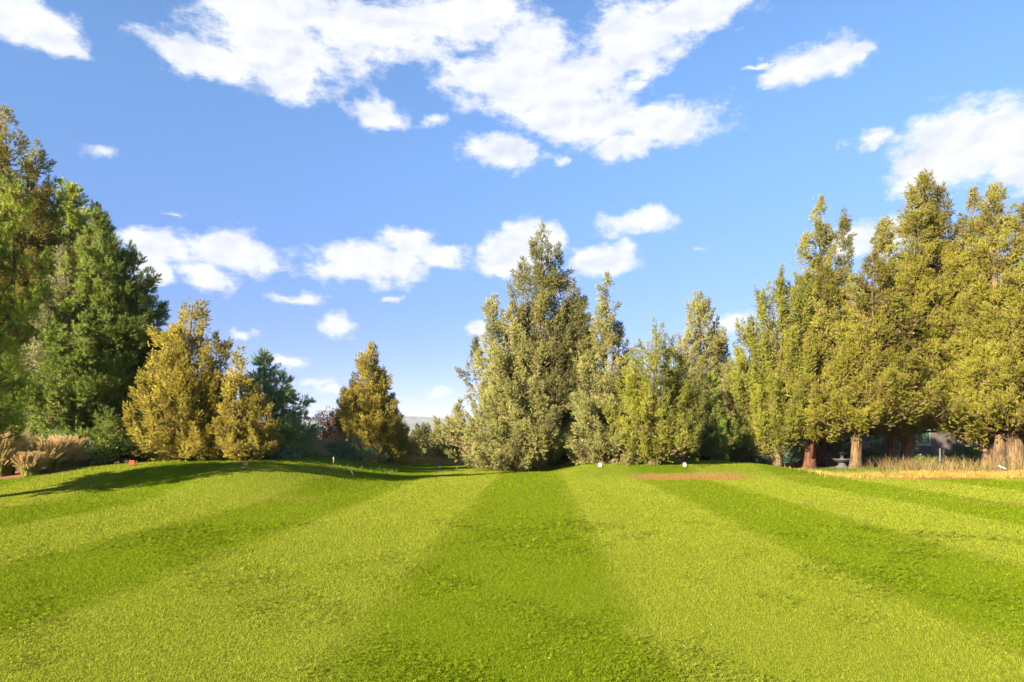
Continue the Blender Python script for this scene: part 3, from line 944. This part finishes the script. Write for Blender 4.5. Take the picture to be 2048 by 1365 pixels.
def fountain_grass(label, px, d, h, r, n, np_, seed, leaf='fountain_green', plume=True, name='ornamental_grass'):
    rng = np.random.default_rng(seed)
    x0, y0 = gx(px, d), d
    root = empty(name, (x0, y0, gz1(x0, y0)), label, 'grass clump', 'ornamental grasses below the left pines' if plume else None)

    def ring(m, hh, bend, w, mat, nm, seg=5):
        a = rng.random(m) * 6.28
        rr = r * 0.35 * rng.random(m) ** 0.5
        az = a + rng.normal(0, 0.35, m)
        # a light breeze pushes the stems to the right
        vx, vy = np.cos(az) + 0.55, np.sin(az)
        az = np.arctan2(vy, vx)
        link_mesh(nm, ribbon_mesh(nm, rr * np.cos(a), rr * np.sin(a), np.zeros(m), hh * rng.uniform(0.65, 1.1, m), w * rng.uniform(0.7, 1.3, m), az, bend * rng.uniform(0.25, 1.3, m), [M[mat]], None, rng, seg), root)

    ring(n, h * 0.85, 0.65, 0.007, leaf, 'blades')
    if plume:
        m = np_
        a = rng.random(m) * 6.28
        az = a + rng.normal(0, 0.3, m)
        az = np.arctan2(np.sin(az), np.cos(az) + 0.65)
        hh = h * rng.uniform(0.45, 1.12, m)
        bend = 0.42 * rng.uniform(0.1, 1.0, m) / np.clip(hh / h, 0.4, 1.2)
        rr = r * 0.3 * rng.random(m) ** 0.5
        # each seed head: a soft tapering brush along the outer third of its stem
        P, D, Sc = [], [], []
        for k in range(9):
            t = 0.62 + 0.38 * k / 8
            off = bend * hh * t ** 1.9
            zz = hh * (t - 0.28 * np.clip(bend, 0, 2) * t ** 2.5)
            P.append(np.stack([rr * np.cos(a) + np.cos(az) * off, rr * np.sin(a) + np.sin(az) * off, zz], 1))
            D.append(np.stack([np.cos(az) * bend * 1.6, np.sin(az) * bend * 1.6, 1.0 - 0.7 * bend * t], 1))
            Sc.append(np.full(m, 0.085 * (1.25 - 0.8 * abs(t - 0.75) * 2)))
        P, D, Sc = np.concatenate(P), np.concatenate(D), np.concatenate(Sc)
        link_mesh('plumes', spray_mesh('plumes', 'needle', P, D, Sc, [M['plume']], np.zeros(len(P), int), rng), root)
    return root


fountain_grass('tawny fountain grass clump at the left picture edge', 2, 20.0, 1.35, 0.9, 900, 520, 1)
fountain_grass('tawny fountain grass clump, tallest of those right of the edge clump', 98, 20.6, 0.98, 0.9, 700, 460, 2)
fountain_grass('tawny fountain grass clump at the right end of the bed', 135, 21.2, 0.92, 0.8, 700, 460, 3)
fountain_grass('low tawny fountain grass clump in front of the bed, between the two big clumps', 62, 19.8, 0.62, 0.7, 500, 320, 4)
fountain_grass('tall arching green grass clump without plumes, behind the tawny clumps', 90, 21.8, 1.75, 0.9, 420, 0, 5, 'reedblue', False, 'arching_grass')
fountain_grass('blue-green arching grass clump behind the right end of the bed', 158, 22.0, 1.3, 0.8, 380, 0, 6, 'reedblue', False, 'arching_grass')

# bark mulch bed below them
a = np.linspace(0, 2 * math.pi, 40, endpoint=False)
MX, MY = -15.4, 20.6
bx, by = MX + 2.3 * np.cos(a) * (1 + 0.08 * np.sin(3 * a)), MY + 1.35 * np.sin(a)
sc = np.linspace(1, 0.05, 10)
VX = np.concatenate([MX + (bx - MX) * q for q in sc]); VY = np.concatenate([MY + (by - MY) * q for q in sc])
VZ = gz(VX, VY) + np.repeat(np.where(sc > 0.97, -0.01, 0.03), 40)
II = np.arange(400).reshape(10, 40)
mq = np.stack([II[:-1], np.roll(II[:-1], -1, 1), np.roll(II[1:], -1, 1), II[1:]], -1).reshape(-1, 4)
tag(link_mesh('mulch_bed', np_mesh('mulch_bed', np.stack([VX, VY, VZ], 1), mq, [M['mulch']], smooth=True)), kind='structure')


# ------------------------------------------------------------------ tee markers, stakes
def at(px, py, d):
    x = gx(px, d)
    return x, d, gz1(x, d)


def find_d(px, py, lo=14.0, hi=44.0):
    """distance at which the ground is seen at picture point (px, py)"""
    for d in np.arange(lo, hi, 0.05):
        z = gz1(gx(px, d), d)
        if HZ + (EYE - z) * F / d <= py:
            return d
    return hi


def tee_marker(label, px, py, mat, size=(0.13, 0.11, 0.13), rz=0.0, d=None, group='tee markers on the mounds'):
    d = d or find_d(px, py)
    x, y, z = at(px, py, d)
    root = empty('tee_marker', (x, y, z), label, 'tee marker', group, rz)
    b = QB()
    b.box((0, 0, size[2] / 2 + 0.004), size, bev=0.012)
    b.build('block', M[mat], root)
    s = QB()
    s.lathe((0, 0, -0.05), [(0.008, 0), (0.008, 0.056)], 8)
    s.build('spike', M['galv'], root)
    return root


tee_marker('bright red square tee marker on the left mound, near the grass bed', 265, 931, 'red', (0.125, 0.12, 0.14), 0.25)
tee_marker('faded orange-red square tee marker on the left mound, farther from the grass bed', 491, 932, 'redfade', (0.115, 0.12, 0.13), 0.2)
tee_marker('white tee marker on the right mound, beside the central trees', 1200, 937, 'white', (0.105, 0.10, 0.15), 0.1, d=26.4)
tee_marker('white tee marker on the right mound, above the dry brown patch', 1369, 936, 'white', (0.10, 0.10, 0.145), -0.1, d=26.4)
tee_marker('dark blue tee marker on the far shaded tee', 769, 937, 'blue', (0.13, 0.12, 0.08), 0.2, d=33.0)
tee_marker('black tee marker on the far shaded tee', 829, 937, 'black', (0.11, 0.11, 0.085), 0.1, d=33.0)
tee_marker('pale blue tee marker on the far shaded tee', 879, 941, 'skyblue', (0.09, 0.09, 0.12), 0.0, d=31.5)

# yellow marker with a fluttering ribbon on a short wire
d = 29.6
x, y, z = at(914, 944, d)
root = empty('marker_flag', (x, y, z), 'small yellow flag marker standing right of the pale blue tee marker', 'flag')
q = QB(); q.tube([(0, 0, -0.03), (0.01, 0, 0.08), (0.0, 0, 0.16)], [0.006, 0.005, 0.005], 6); q.build('wire', M['galv'], root)
q = QB(); q.box((-0.02, 0, 0.12), (0.055, 0.008, 0.085), tilt=(0, 0.25)); q.box((0.018, 0.003, 0.045), (0.04, 0.008, 0.06), tilt=(0, -0.3)); q.build('ribbon', M['yellow'], root)

# stakes
d = 23.6
x, y, z = at(667, 922, d)
root = empty('wooden_stake', (x, y, z), 'upright weathered wooden stake in front of the dark juniper bush', 'stake')
q = QB(); q.box((0, 0, 0.15), (0.036, 0.03, 0.36), bev=0.004); q.build('post', M['wood'], root)
q = QB(); q.box((0, 0, 0.337), (0.042, 0.036, 0.02), bev=0.003); q.build('cap', M['wood'], root)
d = find_d(705, 950)
x, y, z = at(703, 949, d)
root = empty('white_peg', (x, y, z), 'short white leaning peg stuck in the mown slope', 'peg')
q = QB(); q.tube([(0.06, 0, -0.03), (0.0, 0, 0.09), (-0.055, 0, 0.17)], [0.013, 0.014, 0.012], 8); q.build('shaft', M['white'], root)
q = QB(); q.tube([(-0.055, 0, 0.17), (-0.058, 0, 0.178)], [0.016, 0.015], 8); q.build('tip', M['white'], root)

# ------------------------------------------------------------------ stone fountain
d = 31.2
x, y, z = at(1684, 940, d)
k = 0.92
root = empty('garden_fountain', (x, y, z), 'grey two-tiered stone fountain between the red trunk and the sunlit trunk', 'fountain')
q = QB(); q.lathe((0, 0, 0), [(0.26, -0.05), (0.26, 0.06), (0.20, 0.09), (0.15, 0.16), (0.16, 0.22)], 20); q.build('pedestal', M['concrete'], root, True)
q = QB(); q.lathe((0, 0, 0), [(0.15, 0.22), (0.26, 0.26), (0.36, 0.33), (0.41, 0.37), (0.43, 0.39), (0.42, 0.415), (0.37, 0.40), (0.30, 0.35), (0.05, 0.31)], 28); q.build('basin', M['concrete'], root, True)
q = QB(); q.lathe((0, 0, 0), [(0.11, 0.31), (0.10, 0.42), (0.075, 0.50), (0.09, 0.58)], 18); q.build('column', M['concrete'], root, True)
q = QB(); q.lathe((0, 0, 0), [(0.09, 0.58), (0.17, 0.61), (0.235, 0.66), (0.25, 0.675), (0.24, 0.69), (0.18, 0.665), (0.04, 0.64)], 24); q.build('upper_basin', M['concrete'], root, True)
q = QB(); q.lathe((0, 0, 0), [(0.05, 0.64), (0.07, 0.72), (0.09, 0.77), (0.05, 0.82), (0.055, 0.86), (0.02, 0.92)], 14); q.build('finial', M['concrete'], root, True)

# ------------------------------------------------------------------ metal post with brace, white pole
d = 28.6
x, y, z = at(1880, 955, d)
root = empty('fence_post', (x, y, z), 'grey galvanised fence post with a diagonal brace beside the green shrub', 'post')
q = QB(); q.tube([(0, 0, -0.1), (0, 0, 0.84)], [0.03, 0.03], 10); q.build('pole', M['galv'], root, True)
q = QB(); q.lathe((0, 0, 0.84), [(0.036, 0), (0.036, 0.03), (0.02, 0.06), (0.004, 0.07)], 10); q.build('cap', M['galv'], root, True)
q = QB(); q.tube([(0.04, 0.03, 0.12), (0.25, 0.25, 0.45), (0.48, 0.5, 0.82)], [0.012, 0.012, 0.012], 6); q.build('brace', M['galv'], root, True)
d = 27.2
x, y, z = at(2005, 955, d)
root = empty('plastic_pipe', (x, y, z), 'short white plastic pipe lying tilted in the dry grass by the big trunk', 'pipe')
q = QB(); q.tube([(-0.14, 0, 0.27), (0.02, 0, 0.20), (0.18, 0, 0.13)], [0.026, 0.026, 0.026], 10); q.build('barrel', M['white'], root, True)
q = QB(); q.tube([(-0.155, 0, 0.277), (-0.14, 0, 0.27)], [0.032, 0.032], 10); q.build('collar', M['white'], root, True)

# ------------------------------------------------------------------ slatted chain-link fence
d = 36.5
fx0, fx1 = gx(1425, d), gx(1600, d)
root = empty('fence', (fx0, d, gz1(fx0, d)), 'green slatted chain-link fence behind the right mound', 'fence')
W = fx1 - fx0
q = QB()
for i in range(int(W / 0.07)):
    q.box((0.035 + i * 0.07, 0.02 * math.sin(i * 2.3), 0.66), (0.058, 0.008, 1.25))
q.build('slat_panel', M['slats'], root)
q = QB(); q.tube([(0, 0.04, 1.33), (W, 0.04, 1.33)], [0.022, 0.022], 8); q.build('top_rail', M['galv'], root, True)
for px in (1434, 1470, 1503, 1541, 1580):
    q = QB(); q.tube([(gx(px, d) - fx0, -0.05, -0.3), (gx(px, d) - fx0, -0.05, 1.42)], [0.032, 0.032], 8)
    q.build('post', M['galv'], root, True)

# low rendered garden wall
d = 39.5
wx0, wx1 = gx(1575, d), gx(1800, d)
root = empty('garden_wall', (wx0, d, gz1(wx0, d)), 'low beige rendered garden wall behind the red trunks and fountain', 'wall')
q = QB(); q.box(((wx1 - wx0) / 2, 0, 0.35), (wx1 - wx0, 0.25, 1.3), bev=0.01); q.build('body', M['stonewall'], root)
q = QB(); q.box(((wx1 - wx0) / 2, 0, 1.04), (wx1 - wx0 + 0.06, 0.33, 0.08), bev=0.01); q.build('coping', M['stonewall'], root)

# house in the shade of the trees
d = 44.0
hx0, hx1 = gx(1240, d), gx(2220, d)
root = empty('house', (hx0, d, gz1(hx0, d)), 'low brown house almost hidden in the shade behind the right-hand trees', 'house')
W = hx1 - hx0
q = QB()
for i in range(16):
    q.box((W / 2, 4.0 - (0.006 if i % 2 else 0.0), -0.2 + 0.2 * i), (W, 8.0, 0.198))
q.build('wall', M['siding'], root)
q = QB()
e = 0.5
q.v += [(-e, -e, 2.85), (W + e, -e, 2.85), (W + e, 4, 3.5), (-e, 4, 3.5), (W + e, 8 + e, 2.85), (-e, 8 + e, 2.85),
        (-e, -e, 3.0), (W + e, -e, 3.0), (W + e, 4, 3.65), (-e, 4, 3.65), (W + e, 8 + e, 3.0), (-e, 8 + e, 3.0)]
q.f += [(3, 2, 1, 0), (5, 4, 2, 3), (6, 7, 8, 9), (9, 8, 10, 11), (0, 1, 7, 6), (5, 11, 10, 4), (0, 6, 9, 3), (3, 9, 11, 5), (1, 2, 8, 7), (2, 4, 10, 8)]
q.build('roof', M['shingle'], root)
for px, w_, h_, zc in ((1330, 1.2, 0.9, 1.15), (1395, 0.9, 1.1, 1.2), (1485, 1.2, 1.0, 1.3), (1846, 0.75, 1.0, 1.45), (1935, 1.1, 1.0, 1.4), (1760, 1.0, 1.0, 1.4)):
    wxc = gx(px, d) - hx0
    f = QB()
    for (cx_, cz_, sx_, sz_) in ((0, h_ / 2 + 0.04, w_ + 0.16, 0.08), (0, -h_ / 2 - 0.04, w_ + 0.16, 0.08), (-w_ / 2 - 0.04, 0, 0.08, h_), (w_ / 2 + 0.04, 0, 0.08, h_), (0, 0, 0.04, h_)):
        f.box((wxc + cx_, -0.03, zc + cz_), (sx_, 0.06, sz_))
    fo = f.build('window', M['trimw'], root)
    g = QB(); g.box((wxc, -0.012, zc), (w_, 0.012, h_)); g.build('pane', M['glass'], fo)
    g = QB(); g.box((wxc, -0.09, zc - h_ / 2 - 0.1), (w_ + 0.24, 0.14, 0.04)); g.build('sill', M['trimw'], fo)

# orange-red pot and dark bollard by the house
d = 37.0
x, y, z = at(1364, 930, d)
root = empty('flower_pot', (x, y, z), 'small orange-red flower pot beyond the crest of the right mound', 'pot')
q = QB(); q.lathe((0, 0, 0), [(0.16, 0), (0.22, 0.34), (0.20, 0.34), (0.17, 0.28)], 18); q.build('body', M['pot'], root, True)
q = QB(); q.lathe((0, 0, 0), [(0.22, 0.33), (0.255, 0.335), (0.255, 0.40), (0.20, 0.40)], 18); q.build('rim', M['pot'], root, True)
x, y, z = at(1349, 930, 36.0)
root = empty('dark_post', (x, y, z), 'dark square post right of the pale green sapling', 'post')
q = QB(); q.box((0, 0, 0.42), (0.10, 0.10, 0.94), bev=0.008); q.build('shaft', M['black'], root)
q = QB(); q.box((0, 0, 0.905), (0.13, 0.13, 0.03), bev=0.006); q.build('cap', M['black'], root)

# ------------------------------------------------------------------ air
hb = QB()
hb.box((0, 1800, 47.5), (7960, 4300, 98))
hm, nt, out = new_mat('haze')
pv = N(nt, 'ShaderNodeVolumePrincipled')
pv.inputs['Color'].default_value = (0.66, 0.80, 1.0, 1)
pv.inputs['Density'].default_value = 0.9e-4
pv.inputs['Anisotropy'].default_value = 0.0
nt.links.new(pv.outputs[0], out.inputs['Volume'])
HAZE = True
if HAZE:
    haze = hb.build('haze', hm)
    tag(haze, kind='stuff')

# ------------------------------------------------------------------ sun and sky
EL, SH = R_(23.0), np.array([0.70, 0.714])       # shadows fall to the right and away from the camera
SH = SH / np.linalg.norm(SH)
sun = bpy.data.lights.new('sun', 'SUN')
sun.energy = 5.0
sun.angle = R_(0.5)
sun.color = (1.0, 0.86, 0.66)
so = bpy.data.objects.new('sun', sun)
COL.objects.link(so)
from mathutils import Vector
dirv = Vector((SH[0] * math.cos(EL), SH[1] * math.cos(EL), -math.sin(EL)))
so.rotation_euler = dirv.to_track_quat('-Z', 'Y').to_euler()
so.location = (-30, -20, 30)

w = bpy.data.worlds.new('World')
S.world = w
w.use_nodes = True
nt = w.node_tree
nt.nodes.clear()
wo = N(nt, 'ShaderNodeOutputWorld')
bg = N(nt, 'ShaderNodeBackground')
nt.links.new(bg.outputs[0], wo.inputs['Surface'])
sky = N(nt, 'ShaderNodeTexSky', sky_type='NISHITA')
sky.sun_disc = False
sky.sun_elevation = EL
sky.sun_rotation = math.atan2(-SH[0], -SH[1])
sky.altitude = 900
sky.air_density = 1.0
sky.dust_density = 0.2
sky.ozone_density = 5.0
tc = N(nt, 'ShaderNodeTexCoord')
sep = N(nt, 'ShaderNodeSeparateXYZ')
nt.links.new(tc.outputs['Generated'], sep.inputs[0])
az = math_(nt, 'ARCTAN2', sep.outputs[0], sep.outputs[1])
hyp = math_(nt, 'SQRT', math_(nt, 'ADD', math_(nt, 'MULTIPLY', sep.outputs[0], sep.outputs[0]), math_(nt, 'MULTIPLY', sep.outputs[1], sep.outputs[1])))
vv = math_(nt, 'DIVIDE', sep.outputs[2], math_(nt, 'MAXIMUM', hyp, 0.02))
cmb = N(nt, 'ShaderNodeCombineXYZ')
nt.links.new(az, cmb.inputs[0]); nt.links.new(vv, cmb.inputs[1])
Q = cmb.outputs[0]
# turbulence that tears the outlines
def vnoise(vec, scale, detail, rough):
    n_ = N(nt, 'ShaderNodeTexNoise')
    n_.inputs['Scale'].default_value = scale; n_.inputs['Detail'].default_value = detail; n_.inputs['Roughness'].default_value = rough
    nt.links.new(vec, n_.inputs['Vector'])
    return n_
wn = vnoise(Q, 5.5, 3, 0.55)
wv = N(nt, 'ShaderNodeVectorMath', operation='SUBTRACT'); nt.links.new(wn.outputs['Color'], wv.inputs[0]); wv.inputs[1].default_value = (0.5, 0.5, 0.5)
ws = N(nt, 'ShaderNodeVectorMath', operation='MULTIPLY'); nt.links.new(wv.outputs[0], ws.inputs[0]); ws.inputs[1].default_value = (0.10, 0.06, 0)
wa = N(nt, 'ShaderNodeVectorMath', operation='ADD'); nt.links.new(Q, wa.inputs[0]); nt.links.new(ws.outputs[0], wa.inputs[1])
wn2 = vnoise(Q, 26.0, 4, 0.6)
wv2 = N(nt, 'ShaderNodeVectorMath', operation='SUBTRACT'); nt.links.new(wn2.outputs['Color'], wv2.inputs[0]); wv2.inputs[1].default_value = (0.5, 0.5, 0.5)
ws2 = N(nt, 'ShaderNodeVectorMath', operation='MULTIPLY'); nt.links.new(wv2.outputs[0], ws2.inputs[0]); ws2.inputs[1].default_value = (0.05, 0.028, 0)
wb = N(nt, 'ShaderNodeVectorMath', operation='ADD'); nt.links.new(wa.outputs[0], wb.inputs[0]); nt.links.new(ws2.outputs[0], wb.inputs[1])
QW = wb.outputs[0]
CL = [(420, 105, 120, 42), (560, 95, 170, 80), (590, 165, 80, 38), (740, 55, 190, 58), (900, 32, 150, 48), (560, 15, 160, 40), (960, 5, 90, 40),
      (985, 150, 105, 58), (1090, 175, 150, 85), (1060, 100, 110, 55), (1180, 150, 90, 50), (1180, 240, 120, 50), (1330, 235, 120, 42), (1250, 290, 75, 26), (1080, 235, 70, 35),
      (770, 222, 62, 34, .2), (868, 243, 42, 20, .45), (995, 308, 80, 34), (1118, 320, 34, 19, .5),
      (1290, 60, 120, 65), (1400, 18, 110, 40), (1270, 105, 80, 40), (1265, 165, 50, 26, .48), (1325, 118, 40, 18, .6),
      (1630, 128, 110, 48, .2), (1560, 155, 60, 17, .1), (1710, 110, 36, 22, .12), (1530, 128, 50, 8, .3),
      (1920, 300, 140, 75), (2010, 255, 100, 62), (1738, 283, 54, 27, .32), (1840, 350, 90, 42), (2060, 330, 100, 70),
      (50, 50, 115, 34), (10, 20, 90, 36), (110, 85, 50, 20),
      (210, 293, 85, 28, .52), (460, 520, 100, 44), (325, 500, 58, 30), (390, 560, 80, 26), (290, 545, 40, 30),
      (740, 535, 110, 42), (810, 490, 60, 34), (880, 515, 60, 24), (690, 548, 75, 24),
      (1040, 500, 85, 50), (1090, 470, 44, 30), (1190, 520, 65, 35), (1000, 535, 50, 28),
      (1260, 440, 84, 33, .2), (1745, 480, 60, 45), (1465, 650, 50, 28), (685, 645, 64, 27, .32), (485, 666, 46, 16, .4), (580, 722, 58, 18, .2), (640, 765, 40, 13, .35), (670, 783, 34, 15, .2),
      (903, 788, 30, 12, .1), (950, 655, 28, 14, .1), (595, 595, 85, 18, .4), (780, 608, 32, 12, .45), (370, 440, 70, 14, .6), (1390, 500, 60, 12, .6)]
# same kind of cloud, unseen behind the camera, added to lift fill light
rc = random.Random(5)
FILL_CLOUDS = []
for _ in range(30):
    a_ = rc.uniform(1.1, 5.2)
    FILL_CLOUDS.append((a_, rc.uniform(0.15, 1.3), rc.uniform(0.10, 0.30), rc.uniform(0.05, 0.14)))
acc = None


def blob(u_, v_, ru, rv):
    n_ = N(nt, 'ShaderNodeVectorMath', operation='MULTIPLY_ADD')
    nt.links.new(QW, n_.inputs[0])
    n_.inputs[1].default_value = (1 / ru, 1 / rv, 0)
    n_.inputs[2].default_value = (-u_ / ru, -v_ / rv, 0)
    l_ = N(nt, 'ShaderNodeVectorMath', operation='LENGTH')
    nt.links.new(n_.outputs[0], l_.inputs[0])
    return l_.outputs['Value']


for (px, py, rx, ry, *off) in CL:
    a_ = math.atan((px - CX) / F)
    dv = blob(a_, (HZ - py) / F * math.cos(a_), rx / F * math.cos(a_) ** 2 * 1.12, ry / F * math.cos(a_) * 1.15)
    if off: dv = math_(nt, 'ADD', dv, off[0])
    acc = dv if acc is None else math_(nt, 'SMOOTH_MIN', acc, dv, 0.15)
for (a_, v_, ru, rv) in FILL_CLOUDS:
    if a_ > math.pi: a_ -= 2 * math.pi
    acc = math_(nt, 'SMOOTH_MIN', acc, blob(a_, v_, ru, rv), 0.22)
sq = N(nt, 'ShaderNodeVectorMath', operation='MULTIPLY'); nt.links.new(Q, sq.inputs[0]); sq.inputs[1].default_value = (1, 1.5, 1)
fb = vnoise(sq.outputs[0], 17.0, 9, 0.66).outputs['Fac']
so2 = N(nt, 'ShaderNodeVectorMath', operation='ADD'); nt.links.new(sq.outputs[0], so2.inputs[0]); so2.inputs[1].default_value = (0.010, -0.016, 0)
fb2 = vnoise(so2.outputs[0], 13.0, 3, 0.5).outputs['Fac']
fb1 = vnoise(sq.outputs[0], 13.0, 3, 0.5).outputs['Fac']
dens = math_(nt, 'ADD', math_(nt, 'SUBTRACT', 1.06, acc), math_(nt, 'MULTIPLY', math_(nt, 'SUBTRACT', fb, 0.5), 2.1))
alpha = ramp(nt, dens, -0.10, 0.55)
thick = ramp(nt, dens, 0.15, 1.0)
relief = math_(nt, 'ADD', 0.66, math_(nt, 'MULTIPLY', math_(nt, 'SUBTRACT', fb1, fb2), 2.6), clamp=True)
ccol = mixc(nt, relief, (0.62, 0.67, 0.80), (1.0, 1.0, 1.0))
ccol = mixc(nt, thick, mixc(nt, 0.5, ccol, (0.86, 0.90, 1.0)), ccol)
CLOUD = 1.0
csc = N(nt, 'ShaderNodeVectorMath', operation='SCALE'); nt.links.new(ccol, csc.inputs[0]); csc.inputs['Scale'].default_value = CLOUD
SKYK = 0.068
ssc = N(nt, 'ShaderNodeVectorMath', operation='SCALE'); low = mixc(nt, ramp(nt, sep.outputs[2], 0.05, 0.50), (0.58, 0.47, 0.60), (0.96, 0.96, 0.95))
nt.links.new(mixc(nt, 1.0, sky.outputs[0], low, 'MULTIPLY'), ssc.inputs[0]); ssc.inputs['Scale'].default_value = 1.0
c10 = N(nt, 'ShaderNodeVectorMath', operation='SCALE'); nt.links.new(csc.outputs[0], c10.inputs[0]); c10.inputs['Scale'].default_value = 0.25 / SKYK
fin = mixc(nt, math_(nt, 'MULTIPLY', alpha, 0.97), ssc.outputs[0], c10.outputs[0])
nt.links.new(fin, bg.inputs['Color'])
bg.inputs['Strength'].default_value = SKYK

# ------------------------------------------------------------------ camera and render settings
cam = bpy.data.cameras.new('camera')
cam.sensor_width = 36.0
cam.lens = 36.0 * F / 2048.0
cam.shift_y = (HZ - 1365 / 2) / 2048.0
cam.clip_start = 0.1
cam.clip_end = 12000
co = bpy.data.objects.new('camera', cam)
COL.objects.link(co)
co.location = (0, 0, EYE)
co.rotation_euler = (math.pi / 2, 0, 0)
S.camera = co
S.render.resolution_x, S.render.resolution_y = 1024, 682
S.view_settings.view_transform = 'Standard'
S.view_settings.look = 'None'
S.view_settings.exposure = 2.15
S.view_settings.gamma = 1.0
cy_ = S.cycles
cy_.max_bounces = 8
cy_.diffuse_bounces = 5
cy_.glossy_bounces = 2
cy_.transmission_bounces = 5
cy_.volume_bounces = 1
cy_.transparent_max_bounces = 6
cy_.caustics_reflective = False
cy_.caustics_refractive = False
cy_.sample_clamp_indirect = 4.0
cy_.use_denoising = True
cy_.use_adaptive_sampling = False
cy_.denoiser = 'OPENIMAGEDENOISE'
cy_.denoising_prefilter = 'ACCURATE'
S.render.film_transparent = False
